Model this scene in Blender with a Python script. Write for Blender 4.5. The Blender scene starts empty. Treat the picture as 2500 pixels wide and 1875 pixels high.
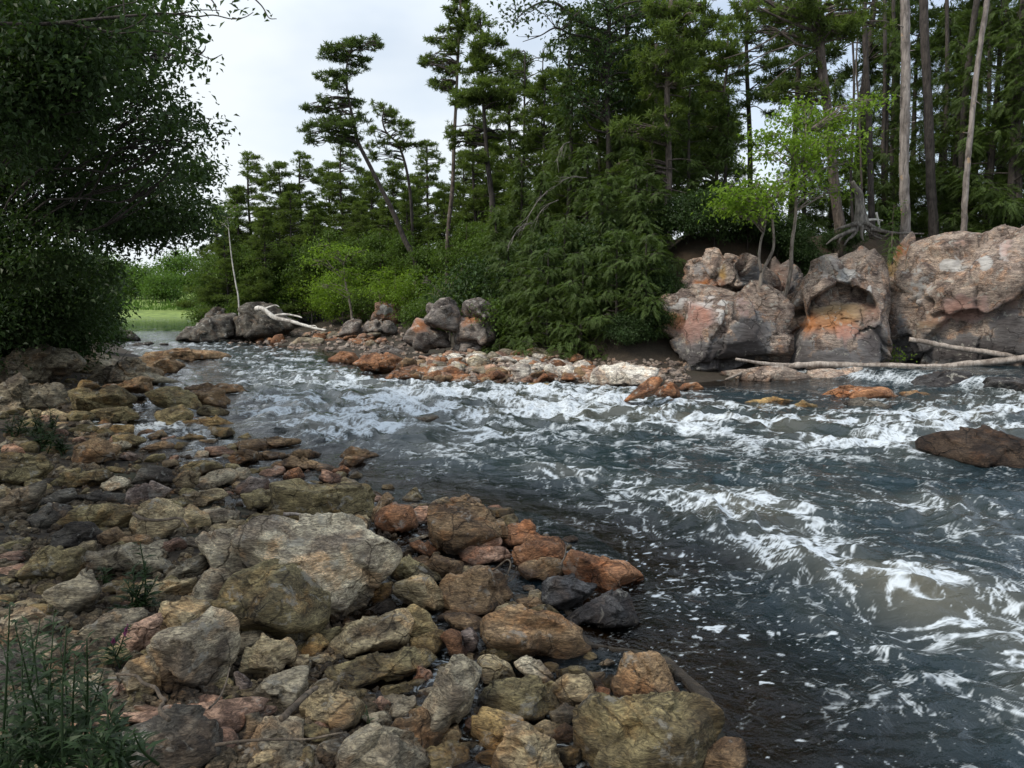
import bpy, bmesh, math, random
import numpy as np
from mathutils import Vector

sc = bpy.context.scene
COL = sc.collection
R = math.radians

# ------------------------------------------------------------------ camera
CAM = np.array((0.0, 0.0, 2.5)); PITCH = R(6.0); F = 1888.0      # F: focal length in photograph pixels (2500 wide)
cd = bpy.data.cameras.new("camera"); cam = bpy.data.objects.new("camera", cd); COL.objects.link(cam)
cd.sensor_width = 36; cd.lens = 36 * F / 2500; cd.clip_start = 0.05; cd.clip_end = 2000
cam.location = CAM; cam.rotation_euler = (R(90) - PITCH, 0, 0)
sc.camera = cam

# ------------------------------------------------------------------ sky, sun, exposure
SUN_EL, SUN_AZ = R(48), R(-118)            # azimuth measured from the view direction, negative = left
w = bpy.data.worlds.new("World"); sc.world = w; w.use_nodes = True
nt = w.node_tree; nt.nodes.clear()
N = nt.nodes.new; Lk = nt.links.new
out = N("ShaderNodeOutputWorld"); bg = N("ShaderNodeBackground"); sky = N("ShaderNodeTexSky")
sky.sky_type = 'NISHITA'; sky.sun_disc = False; sky.sun_elevation = SUN_EL; sky.sun_rotation = SUN_AZ
sky.air_density = 1.0; sky.dust_density = 1.5; sky.ozone_density = 1.0
tc = N("ShaderNodeTexCoord"); sep = N("ShaderNodeSeparateXYZ"); Lk(tc.outputs["Generated"], sep.inputs[0])
no = N("ShaderNodeTexNoise"); no.inputs["Scale"].default_value = 1.7; no.inputs["Detail"].default_value = 5
mp = N("ShaderNodeMapping"); mp.inputs["Scale"].default_value = (1, 1, 2.2); mp.inputs["Location"].default_value = (0.35, 0.1, 0.2)
Lk(tc.outputs["Generated"], mp.inputs[0]); Lk(mp.outputs[0], no.inputs["Vector"])
cr = N("ShaderNodeMapRange"); cr.inputs[1].default_value = 0.38; cr.inputs[2].default_value = 0.58
cr.inputs[3].default_value = 0.45; cr.inputs[4].default_value = 1.0; Lk(no.outputs["Fac"], cr.inputs[0])
# an overcast sky: brighter overhead than near the horizon
dr = N("ShaderNodeMapRange"); dr.inputs[1].default_value = -0.8; dr.inputs[2].default_value = 0.8
dr.inputs[3].default_value = 8.2; dr.inputs[4].default_value = 9.5; Lk(sep.outputs["Y"], dr.inputs[0])
ze = N("ShaderNodeMapRange"); ze.inputs[1].default_value = 0.30; ze.inputs[2].default_value = 0.95
ze.inputs[3].default_value = 1.0; ze.inputs[4].default_value = 2.3; Lk(sep.outputs["Z"], ze.inputs[0])
zm = N("ShaderNodeMath"); zm.operation = 'MULTIPLY'; Lk(dr.outputs[0], zm.inputs[0]); Lk(ze.outputs[0], zm.inputs[1])
cl = N("ShaderNodeMix"); cl.data_type = 'RGBA'; cl.blend_type = 'MULTIPLY'; cl.inputs[0].default_value = 1
cl.inputs[6].default_value = (0.90, 0.96, 1.0, 1); Lk(zm.outputs[0], cl.inputs[7])
sb = N("ShaderNodeMix"); sb.data_type = 'RGBA'; sb.blend_type = 'MULTIPLY'; sb.inputs[0].default_value = 1; sb.inputs[7].default_value = (1.7, 1.7, 1.7, 1); Lk(sky.outputs[0], sb.inputs[6])
mx = N("ShaderNodeMix"); mx.data_type = 'RGBA'
hb = N("ShaderNodeMapRange"); hb.inputs[1].default_value = 0.30; hb.inputs[2].default_value = 0.85      # more blue overhead
hb.inputs[3].default_value = 1.0; hb.inputs[4].default_value = 0.62; Lk(sep.outputs["Z"], hb.inputs[0])
hm = N("ShaderNodeMath"); hm.operation = 'MULTIPLY'; Lk(cr.outputs[0], hm.inputs[0]); Lk(hb.outputs[0], hm.inputs[1]); Lk(hm.outputs[0], mx.inputs[0]); Lk(sb.outputs[2], mx.inputs[6]); Lk(cl.outputs[2], mx.inputs[7])
Lk(mx.outputs[2], bg.inputs["Color"]); bg.inputs["Strength"].default_value = 0.1
Lk(bg.outputs[0], out.inputs["Surface"])

sd = bpy.data.lights.new("sun", 'SUN'); sun = bpy.data.objects.new("sun", sd); COL.objects.link(sun)
sd.energy = 2.5; sd.angle = R(13); sd.color = (1.0, 0.91, 0.78)
sun.rotation_euler = (R(90) - SUN_EL, 0, math.pi - SUN_AZ)
sun.location = (0, 0, 60)

sc.view_settings.view_transform = 'Standard'; sc.view_settings.look = 'None'
sc.view_settings.gamma = 1.0; sc.view_settings.exposure = 0.15
sc.render.engine = 'CYCLES'
cy = sc.cycles
cy.use_denoising = True; cy.max_bounces = 6; cy.diffuse_bounces = 3; cy.glossy_bounces = 3
cy.transmission_bounces = 4; cy.transparent_max_bounces = 8; cy.caustics_reflective = False; cy.caustics_refractive = False

# ------------------------------------------------------------------ helpers
rng = np.random.default_rng(7)
PERM = np.random.default_rng(1).permutation(256).astype(np.int32)
GR = np.random.default_rng(2).normal(size=(256, 3)); GR /= np.linalg.norm(GR, axis=1)[:, None]

def noise(p):
    """gradient noise, about -0.7..0.7"""
    p = np.asarray(p, float); i = np.floor(p).astype(np.int32); f = p - i
    u = f * f * f * (f * (f * 6 - 15) + 10); res = []
    for dx in (0, 1):
        for dy in (0, 1):
            for dz in (0, 1):
                h = PERM[(PERM[(PERM[(i[:, 0] + dx) & 255] + i[:, 1] + dy) & 255] + i[:, 2] + dz) & 255]
                g = GR[h]
                res.append(g[:, 0] * (f[:, 0] - dx) + g[:, 1] * (f[:, 1] - dy) + g[:, 2] * (f[:, 2] - dz))
    a = [res[k] + (res[k + 4] - res[k]) * u[:, 0] for k in range(4)]
    b = [a[k] + (a[k + 2] - a[k]) * u[:, 1] for k in range(2)]
    return (b[0] + (b[1] - b[0]) * u[:, 2]) * 1.5

def fbm(p, o=4, g=0.5, l=2.03):
    s = 0; a = 1; p = np.asarray(p, float)
    for k in range(o):
        s = s + a * noise(p + 17.3 * k); a *= g; p = p * l
    return s

def sstep(a, b, x):
    t = np.clip((x - a) / (b - a), 0, 1); return t * t * (3 - 2 * t)

FW = np.array((0, math.cos(PITCH), -math.sin(PITCH))); UP = np.array((0, math.sin(PITCH), math.cos(PITCH))); RT = np.array((1.0, 0, 0))
def ray(px, py):
    return FW + (px - 1250) / F * RT + (937.5 - py) / F * UP
def at_z(px, py, z=0.0):
    d = ray(px, py); return CAM + d * ((z - CAM[2]) / d[2])
def at_y(px, py, Y):
    d = ray(px, py); return CAM + d * (Y / d[1])
def project(P):
    q = np.asarray(P) - CAM; d = q @ FW
    return 1250 + F * (q @ RT) / d, 937.5 - F * (q @ UP) / d
# the frames in which outlines were read off the photograph: origin and scale
FR = {'A': (600, 1100, .4973), 'B': (0, 1300, .4069), 'C': (0, 800, .4069), 'D': (400, 650, .5425), 'E': (1500, 500, .4521),
      'F': (500, 0, .5424), 'G': (1200, 0, .5426), 'H': (1800, 0, .5426), 'I': (0, 0, .5425), 'J': (1300, 1100, .5425), 'S': (0, 0, 1)}
def S(fr, pts):
    ox, oy, k = FR[fr]; return [(ox + k * p[0], oy + k * p[1]) + tuple(v * k for v in p[2:]) for p in pts]

def mesh(name, V, Fc, mat=None, smooth=True, parent=None, loc=None):
    """one mesh object from vertex and face arrays (all faces of one size)"""
    V = np.asarray(V, np.float32); Fc = np.asarray(Fc, np.int32)
    me = bpy.data.meshes.new(name); n, k = Fc.shape
    me.vertices.add(len(V)); me.vertices.foreach_set("co", V.ravel())
    me.loops.add(n * k); me.loops.foreach_set("vertex_index", Fc.ravel())
    me.polygons.add(n); me.polygons.foreach_set("loop_start", np.arange(n, dtype=np.int32) * k)
    me.polygons.foreach_set("use_smooth", np.full(n, bool(smooth)))
    me.update(calc_edges=True)
    o = bpy.data.objects.new(name, me); COL.objects.link(o)
    if mat: me.materials.append(mat)
    if loc is not None: o.location = Vector(loc)
    if parent: o.parent = parent
    return o
def fattr(o, name, vals, typ='FLOAT'):
    a = o.data.attributes.new(name, typ, 'POINT')
    if typ == 'FLOAT': a.data.foreach_set("value", np.asarray(vals, np.float32))
    else: a.data.foreach_set("color", np.asarray(vals, np.float32).ravel())
def tag(o, label=None, cat=None, group=None, kind=None):
    for k, v in (('label', label), ('category', cat), ('group', group), ('kind', kind)):
        if v: o[k] = v
    return o
def empty(name, loc):
    o = bpy.data.objects.new(name, None); COL.objects.link(o); o.location = Vector(loc); o.empty_display_size = 0.2; return o

ICO = {}
def ico(s):
    if s not in ICO:
        b = bmesh.new(); bmesh.ops.create_icosphere(b, subdivisions=s, radius=1)
        b.verts.ensure_lookup_table()
        ICO[s] = (np.array([v.co for v in b.verts]), np.array([[v.index for v in f.verts] for f in b.faces])); b.free()
    return ICO[s]

# ------------------------------------------------------------------ materials
def newmat(name):
    m = bpy.data.materials.new(name); m.use_nodes = True; t = m.node_tree
    return m, t, t.nodes["Principled BSDF"], t.nodes.new, t.links.new
def ramp(n, l, src, stops):
    r = n("ShaderNodeValToRGB"); e = r.color_ramp.elements
    while len(e) < len(stops): e.new(0.5)
    for q, (p, c) in zip(e, stops):
        q.position = p; q.color = (*c, 1) if len(c) == 3 else c
    l(src, r.inputs[0]); return r.outputs[0]
def nz(n, l, vec, scale, detail=4, rough=0.55, dist=0.0):
    q = n("ShaderNodeTexNoise"); q.inputs["Scale"].default_value = scale; q.inputs["Detail"].default_value = detail
    q.inputs["Roughness"].default_value = rough; q.inputs["Distortion"].default_value = dist
    if vec is not None: l(vec, q.inputs["Vector"])
    return q.outputs["Fac"]
def mix(n, l, a, b, f, mode='MIX'):
    m = n("ShaderNodeMix"); m.data_type = 'RGBA'; m.blend_type = mode
    for s, v in ((0, f), (6, a), (7, b)):
        if isinstance(v, (int, float)): m.inputs[s].default_value = v
        elif isinstance(v, tuple): m.inputs[s].default_value = (*v, 1)
        else: l(v, m.inputs[s])
    return m.outputs[2]
def rng_node(n, l, src, a, b, c=0.0, d=1.0):
    m = n("ShaderNodeMapRange"); m.interpolation_type = 'SMOOTHSTEP'
    for k, v in zip((1, 2, 3, 4), (a, b, c, d)): m.inputs[k].default_value = v
    l(src, m.inputs[0]); return m.outputs[0]
def math_node(n, l, op, a, b):
    m = n("ShaderNodeMath"); m.operation = op
    for s, v in ((0, a), (1, b)):
        if isinstance(v, (int, float)): m.inputs[s].default_value = v
        else: l(v, m.inputs[s])
    return m.outputs[0]

def rock_material(name, painted=False, lichen=0.5, fine=1.0, waterline=True, bed=(0.75, 0.95, 1.55)):
    m, t, p, n, l = newmat(name)
    g = n("ShaderNodeNewGeometry"); pos = g.outputs["Position"]
    oi = n("ShaderNodeObjectInfo"); base = oi.outputs["Color"]
    mpn = n("ShaderNodeMapping"); mpn.inputs["Rotation"].default_value = (0.5, 0.35, 0.4); mpn.inputs["Scale"].default_value = (0.5, 0.8, 2.6)
    l(pos, mpn.inputs[0]); st = mpn.outputs[0]
    big = nz(n, l, pos, 2.2 * fine, 5, 0.6, 0.4)
    c = mix(n, l, mix(n, l, base, (0.38, 0.35, 0.36), 1.0, 'MULTIPLY'), base, rng_node(n, l, big, 0.36, 0.58))
    warm = nz(n, l, pos, 3.1 * fine, 3, 0.6, 0.8)
    c = mix(n, l, c, mix(n, l, base, (1.3, 0.95, 0.7), 1.0, 'MULTIPLY'), rng_node(n, l, warm, 0.50, 0.70, 0, 0.55))
    lay = nz(n, l, st, 7 * fine, 8, 0.72, 0.6)
    c = mix(n, l, c, ramp(n, l, lay, [(0.32, (0.22, 0.20, 0.18)), (0.46, (0.85, 0.84, 0.82)), (0.55, (1.05, 1.05, 1.03)), (0.70, (1.95, 1.88, 1.75))]), 0.9, 'MULTIPLY')
    hair = nz(n, l, st, 30 * fine, 6, 0.75, 1.2)
    c = mix(n, l, c, ramp(n, l, hair, [(0.36, (0.22, 0.20, 0.17)), (0.48, (0.85, 0.85, 0.83)), (0.62, (1.9, 1.88, 1.75))]), 0.9, 'MULTIPLY')
    if painted:
        at = n("ShaderNodeAttribute"); at.attribute_name = "stain"
        fr = math_node(n, l, 'ADD', at.outputs["Alpha"], math_node(n, l, 'MULTIPLY', math_node(n, l, 'SUBTRACT', nz(n, l, pos, 4, 6, 0.7, 0.8), 0.5), 1.5))
        c = mix(n, l, c, mix(n, l, at.outputs["Color"], ramp(n, l, lay, [(0.3, (0.4, 0.38, 0.36)), (0.55, (1, 1, 1)), (0.75, (1.3, 1.3, 1.3))]), 0.8, 'MULTIPLY'), rng_node(n, l, fr, 0.32, 0.55))
    # cracks and joints
    cn = n("ShaderNodeTexNoise"); cn.inputs["Scale"].default_value = 2.4 * fine; cn.inputs["Detail"].default_value = 5; l(pos, cn.inputs["Vector"])
    cv = n("ShaderNodeVectorMath"); cv.operation = 'MULTIPLY_ADD'; l(cn.outputs["Color"], cv.inputs[0]); cv.inputs[1].default_value = (0.5 / fine,) * 3; l(pos, cv.inputs[2])
    vo = n("ShaderNodeTexVoronoi"); vo.feature = 'DISTANCE_TO_EDGE'; vo.inputs["Scale"].default_value = 2.3 * fine; l(cv.outputs[0], vo.inputs["Vector"])
    crk = math_node(n, l, 'MULTIPLY', rng_node(n, l, vo.outputs["Distance"], 0.004, 0.028, 1.0, 0.0), rng_node(n, l, nz(n, l, pos, 1.3 * fine, 3), 0.44, 0.54))
    c = mix(n, l, c, (0.16, 0.14, 0.12), math_node(n, l, 'MULTIPLY', crk, 0.6), 'MULTIPLY')
    # pale crusty lichen and mineral patches
    li = nz(n, l, pos, 5.5 * fine, 7, 0.68, 0.5)
    c = mix(n, l, c, (0.36, 0.35, 0.31), rng_node(n, l, li, 0.57, 0.65, 0, lichen))
    if waterline:
        z = n("ShaderNodeSeparateXYZ"); l(pos, z.inputs[0])
        zz = math_node(n, l, 'ADD', z.outputs["Z"], math_node(n, l, 'MULTIPLY', math_node(n, l, 'SUBTRACT', big, 0.5), 0.25))
        wet = rng_node(n, l, zz, 0.02, 0.16, 1.0, 0.0)
        c = mix(n, l, c, (0.50, 0.43, 0.38), math_node(n, l, 'MULTIPLY', wet, 0.85), 'MULTIPLY')
        l(rng_node(n, l, wet, 0, 1, 0.80, 0.28), p.inputs["Roughness"])
    else: p.inputs["Roughness"].default_value = 0.85
    l(c, p.inputs["Base Color"]); p.inputs["Specular IOR Level"].default_value = 0.3
    h = math_node(n, l, 'SUBTRACT', math_node(n, l, 'ADD', lay, math_node(n, l, 'MULTIPLY', hair, 0.6)), math_node(n, l, 'MULTIPLY', crk, 0.6))
    bp = n("ShaderNodeBump"); bp.inputs["Strength"].default_value = 0.95; bp.inputs["Distance"].default_value = 0.05 / fine
    l(h, bp.inputs["Height"]); l(bp.outputs[0], p.inputs["Normal"])
    return m

def leaf_material(name, col, trans=0.35, var=0.35, tip=None):
    m, t, p, n, l = newmat(name)
    g = n("ShaderNodeNewGeometry")
    big = nz(n, l, g.outputs["Position"], 0.9, 3, 0.6)
    d = tuple(v * 0.55 for v in col); b = tip or tuple(min(1, v * 1.5) for v in col)
    c = ramp(n, l, math_node(n, l, 'ADD', math_node(n, l, 'MULTIPLY', g.outputs["Random Per Island"], var),
             math_node(n, l, 'MULTIPLY', big, 1 - var)), [(0.15, d), (0.5, col), (0.85, b)])
    l(c, p.inputs["Base Color"]); p.inputs["Roughness"].default_value = 0.5; p.inputs["Specular IOR Level"].default_value = 0.25
    tr = n("ShaderNodeBsdfTranslucent"); l(mix(n, l, c, (1.25, 1.3, 0.55), 1.0, 'MULTIPLY'), tr.inputs["Color"])
    ms = n("ShaderNodeMixShader"); ms.inputs[0].default_value = trans
    l(p.outputs[0], ms.inputs[1]); l(tr.outputs[0], ms.inputs[2]); l(ms.outputs[0], t.nodes["Material Output"].inputs[0])
    return m

def bark_material(name, a, b, scale=6, patch=None):
    m, t, p, n, l = newmat(name)
    g = n("ShaderNodeNewGeometry"); mpn = n("ShaderNodeMapping"); mpn.inputs["Scale"].default_value = (1, 1, 0.18)
    l(g.outputs["Position"], mpn.inputs[0])
    f = nz(n, l, mpn.outputs[0], scale * 2.5, 6, 0.7, 0.6)
    f2 = nz(n, l, g.outputs['Position'], scale * 0.35, 4, 0.6)
    c = mix(n, l, ramp(n, l, f, [(0.36, a), (0.60, b)]), (0.45, 0.42, 0.40), rng_node(n, l, f2, 0.45, 0.65, 0, 0.8), 'MULTIPLY')
    if patch: c = mix(n, l, c, patch, rng_node(n, l, nz(n, l, g.outputs["Position"], 1.6, 5, 0.65), 0.60, 0.66, 0, 0.9))
    l(c, p.inputs["Base Color"]); p.inputs["Roughness"].default_value = 0.9
    bp = n("ShaderNodeBump"); bp.inputs["Strength"].default_value = 0.8; bp.inputs["Distance"].default_value = 0.04
    l(f, bp.inputs["Height"]); l(bp.outputs[0], p.inputs["Normal"])
    return m

M = {}
M['rock'] = rock_material("stone_near")
M['rock_far'] = rock_material("stone_far", fine=0.7, lichen=0.7)
M['rock_wet'] = rock_material("stone_wet", fine=0.8, lichen=0.05)
M['cliff'] = rock_material("stone_cliff", painted=True, lichen=0.85, fine=0.75, waterline=False, bed=(1.0, 1.0, 1.35))
M['pine'] = leaf_material("pine_needles", (0.108, 0.155, 0.040), 0.42, 0.4)
M['pine_blue'] = leaf_material("blue_green_needles", (0.085, 0.128, 0.040), 0.38, 0.3)
M['hemlock'] = leaf_material("hemlock_needles", (0.076, 0.118, 0.030), 0.36, 0.4, (0.10, 0.16, 0.04))
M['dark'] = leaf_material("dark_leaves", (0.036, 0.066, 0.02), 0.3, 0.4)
M['mid'] = leaf_material("mid_leaves", (0.085, 0.14, 0.03), 0.4, 0.4)
M['bright'] = leaf_material("bright_leaves", (0.155, 0.245, 0.035), 0.5, 0.4)
M['far'] = leaf_material("far_leaves", (0.09, 0.16, 0.035), 0.4, 0.4)
M['weed'] = leaf_material("weed_leaves", (0.020, 0.040, 0.013), 0.22, 0.4)
M['flower'] = leaf_material("purple_flower", (0.22, 0.05, 0.16), 0.3, 0.4)
M['bark'] = bark_material("grey_brown_bark", (0.035, 0.027, 0.022), (0.15, 0.12, 0.10))
M['bark_dark'] = bark_material("dark_bark", (0.018, 0.015, 0.013), (0.07, 0.058, 0.05))
M['snag'] = bark_material("peeling_pale_bark", (0.10, 0.088, 0.08), (0.30, 0.265, 0.24), 4, (0.36, 0.25, 0.15))
M['sapling'] = bark_material("sapling_bark", (0.10, 0.085, 0.07), (0.27, 0.23, 0.19))
M['root'] = bark_material("grey_root_bark", (0.06, 0.055, 0.05), (0.22, 0.20, 0.175))
M['drift'] = bark_material("weathered_driftwood", (0.20, 0.165, 0.14), (0.46, 0.41, 0.36), 5)
M['pale_wood'] = bark_material("bleached_wood", (0.4, 0.38, 0.34), (0.7, 0.68, 0.63), 5)
M['twig'] = bark_material("twig_bark", (0.05, 0.04, 0.03), (0.18, 0.14, 0.10), 8)
# ------------------------------------------------------------------ land and river
NEAR = [(1800, 2600), (1790, 1990), (1745, 1860), (1690, 1700), (1600, 1610), (1420, 1580), (1390, 1510), (1330, 1440), (1480, 1400), (1540, 1370),
        (1450, 1310), (1320, 1260), (1220, 1240), (1000, 1200), (900, 1190), (850, 1150), (760, 1120), (700, 1095), (600, 1080), (560, 1050),
        (530, 1000), (500, 960), (520, 915), (450, 870), (400, 845), (330, 832), (250, 822), (200, 814)]
FAR = [(430, 814), (500, 829), (560, 836), (700, 845), (800, 856), (830, 880), (900, 900), (960, 930), (1120, 936), (1300, 945), (1480, 942),
       (1600, 946), (1760, 930), (1980, 928), (2230, 922), (2500, 905), (2900, 900)]
near = np.array([at_z(*p)[:2] for p in NEAR]); farr = np.array([at_z(*p)[:2] for p in FAR])
near = np.vstack([[(near[0, 0] + 0.5, -12)], near, [(-40, 72), (-120, 78), (-150, 146)]])
farr = np.vstack([[(-30, 146), (-26.5, 100), (-27, 75)], farr, [(60, 26)]])
RIVER = np.vstack([near, farr, [(60, -12)]])

def seg_dist(P, L):
    d = np.full(len(P), 1e9)
    for a, b in zip(L[:-1], L[1:]):
        ab = b - a; t = np.clip(((P - a) @ ab) / (ab @ ab + 1e-12), 0, 1)
        d = np.minimum(d, np.linalg.norm(P - (a + t[:, None] * ab), axis=1))
    return d
def inside(P, poly):
    r = np.zeros(len(P), bool); x, y = P[:, 0], P[:, 1]; n = len(poly)
    for i in range(n):
        (x1, y1), (x2, y2) = poly[i], poly[(i + 1) % n]
        c = (y1 > y) != (y2 > y)
        r ^= c & (x < (x2 - x1) * (y - y1) / (y2 - y1 + 1e-12) + x1)
    return r
def step_up(P):          # the upstream pool on the right stands higher
    q = (P[:, 0] - 11.0) * 0.85 + (P[:, 1] - 22.3) * 0.5
    return 0.40 * sstep(0, 1.3, q) * sstep(30, 24, P[:, 1]) + 0.10 * sstep(-2.5, 0.5, q) * sstep(30, 24, P[:, 1])
def near_height(d):
    return 0.02 + 0.13 * np.minimum(d, 5) + 0.05 * np.clip(d - 5, 0, 14)
def land(P):
    P = np.asarray(P, float); dn = seg_dist(P, near); df = seg_dist(P, farr); ins = inside(P, RIVER)
    x, y = P[:, 0], P[:, 1]
    n3 = np.column_stack([x * 0.5, y * 0.5, 0 * x])
    bed = -np.minimum(0.75, 0.22 * np.minimum(dn, df)) + step_up(P) * 0.9 + 0.06 * noise(n3)
    nearh = near_height(dn) - 0.23 + 0.05 * noise(n3 * 3)
    top = 1.5 + 0.9 * sstep(-4, 1, x) + 2.4 * sstep(4.2, 7.5, x)
    rise = 0.15 * np.minimum(df, 1.8) + 0.06 * np.clip(df - 1.8, 0, 4) + top * sstep(1.6 + 3.2 * sstep(4.5, 2, x), 6.0 + 5.5 * sstep(4.5, 2, x), df) + 0.25 * noise(n3 * 0.6) * sstep(1, 6, df) - 0.012 * np.clip(df - 10, 0, 120) * (y < 140)
    mead = 0.1 + np.clip(y - 148, 0, 300) * 0.055 * sstep(-20, -35, x) + 1.0
    rise = np.where(y > 146, np.where(x < -10, mead, 1.5), rise)
    out = np.where((df < dn) | (y > 146), rise, nearh)
    return np.where(ins, bed, out)
def land1(x, y): return float(land(np.array([[x, y]]))[0])
def hit(px, py, bump=0.0):
    """where the sight line of a photograph pixel meets the near bank"""
    d = ray(px, py); Y = np.linspace(2.2, 80, 1600)
    P = CAM + d[None] * (Y / d[1])[:, None]
    g = np.maximum(land(P[:, :2]), 0) + bump
    k = np.argmax(P[:, 2] <= g)
    return P[k] if P[k, 2] <= g[k] else P[-1]

def fan(nr, nc, dmin, dmax, half, power=1.0):
    """grid of points, denser near the viewpoint"""
    t = np.linspace(0, 1, nr); inv = (1 / dmin) ** power + ((1 / dmax) ** power - (1 / dmin) ** power) * t
    d = inv ** (-1 / power); th = np.linspace(-half, half, nc)
    D, T = np.meshgrid(d, th, indexing='ij')
    P = np.column_stack([(D * np.tan(T)).ravel(), D.ravel()])
    i = np.arange(nr - 1)[:, None] * nc + np.arange(nc - 1)[None]
    Fc = np.stack([i, i + 1, i + nc + 1, i + nc], -1).reshape(-1, 4)
    return P, Fc

# ground: one sheet out to the horizon
def ground_material():
    m, t, p, n, l = newmat("earth")
    g = n("ShaderNodeNewGeometry"); pos = g.outputs["Position"]; s = n("ShaderNodeSeparateXYZ"); l(pos, s.inputs[0])
    a = nz(n, l, pos, 6, 8, 0.7); b = nz(n, l, pos, 0.8, 4, 0.6); fineg = nz(n, l, pos, 38, 5, 0.7)
    stones = ramp(n, l, a, [(0.32, (0.012, 0.010, 0.008)), (0.5, (0.045, 0.034, 0.022)), (0.68, (0.13, 0.10, 0.068))])
    litter = ramp(n, l, a, [(0.3, (0.025, 0.016, 0.009)), (0.5, (0.075, 0.04, 0.018)), (0.7, (0.13, 0.07, 0.03))])
    grass = ramp(n, l, b, [(0.35, (0.10, 0.16, 0.03)), (0.6, (0.20, 0.27, 0.06))])
    c = mix(n, l, stones, litter, rng_node(n, l, s.outputs["Z"], 1.0, 1.7))
    c = mix(n, l, c, (0.018, 0.030, 0.010), rng_node(n, l, b, 0.5, 0.6, 0, 0.6))
    c = mix(n, l, c, (0.035, 0.026, 0.016), math_node(n, l, 'MULTIPLY', rng_node(n, l, s.outputs['Y'], 20, 24, 0, 0.75), rng_node(n, l, s.outputs['Y'], 110, 125, 1, 0)))
    c = mix(n, l, c, grass, rng_node(n, l, s.outputs["Y"], 120, 140))
    l(c, p.inputs["Base Color"]); p.inputs["Roughness"].default_value = 0.95
    bp = n("ShaderNodeBump"); bp.inputs["Strength"].default_value = 1; bp.inputs["Distance"].default_value = 0.05
    l(math_node(n, l, 'ADD', a, fineg), bp.inputs["Height"]); l(bp.outputs[0], p.inputs["Normal"])
    return m
P, Fc = fan(330, 420, 1.2, 600, R(58), 0.7)
Z = land(P)
ground = mesh("ground", np.column_stack([P, Z]), Fc, ground_material()); tag(ground, kind='structure')

# river: waves and foam follow the currents of the place
FOAM = [  # (points read off the photograph, half width in metres, strength)
    ('E', [(2330, 1060), (2050, 1090), (1850, 1170), (1500, 1185), (1150, 1210), (600, 1170), (150, 1150), (-100, 1130)], 1.35, 0.75),
    ('E', [(2330, 1130), (2000, 1190), (1750, 1290), (1500, 1310)], 0.9, 0.45),
    ('D', [(1950, 640), (1700, 600), (1400, 620), (1150, 660), (850, 720), (650, 690)], 2.0, 0.62),
    ('D', [(1250, 560), (1000, 540), (700, 580), (500, 590)], 3.0, 0.50),
    ('D', [(800, 500), (600, 440), (430, 390), (250, 345)], 2.2, 0.42),
    ('D', [(1400, 770), (1150, 800), (850, 740)], 0.9, 0.30),
    ('D', [(1650, 550), (1500, 570), (1300, 590)], 1.3, 0.5),
    ('J', [(2330, 1060), (2100, 930), (1850, 800), (1600, 650), (1350, 570), (1150, 500), (900, 380), (750, 330)], 0.40, 0.72),
    ('J', [(2330, 900), (1900, 700), (1700, 560), (1450, 450), (1000, 330)], 0.55, 0.42),
    ('J', [(1800, 640), (1830, 570), (2000, 620), (2212, 700)], 0.35, 0.36),
    ('J', [(1900, 320), (1700, 250), (1500, 230), (1000, 250), (550, 290)], 0.45, 0.46),
    ('J', [(700, 200), (350, 130), (100, 100)], 0.5, 0.34),
    ('J', [(2300, 260), (1900, 200), (1500, 140), (1000, 110)], 0.9, 0.30),
    ('J', [(1500, 1100), (1650, 1200), (1600, 1340)], 0.30, 0.33),
    ('J', [(1150, 670), (1250, 750), (1450, 830), (1600, 900)], 0.10, 0.5),
    ('J', [(150, 80), (130, 150), (260, 290)], 0.35, 0.30),
]
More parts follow.
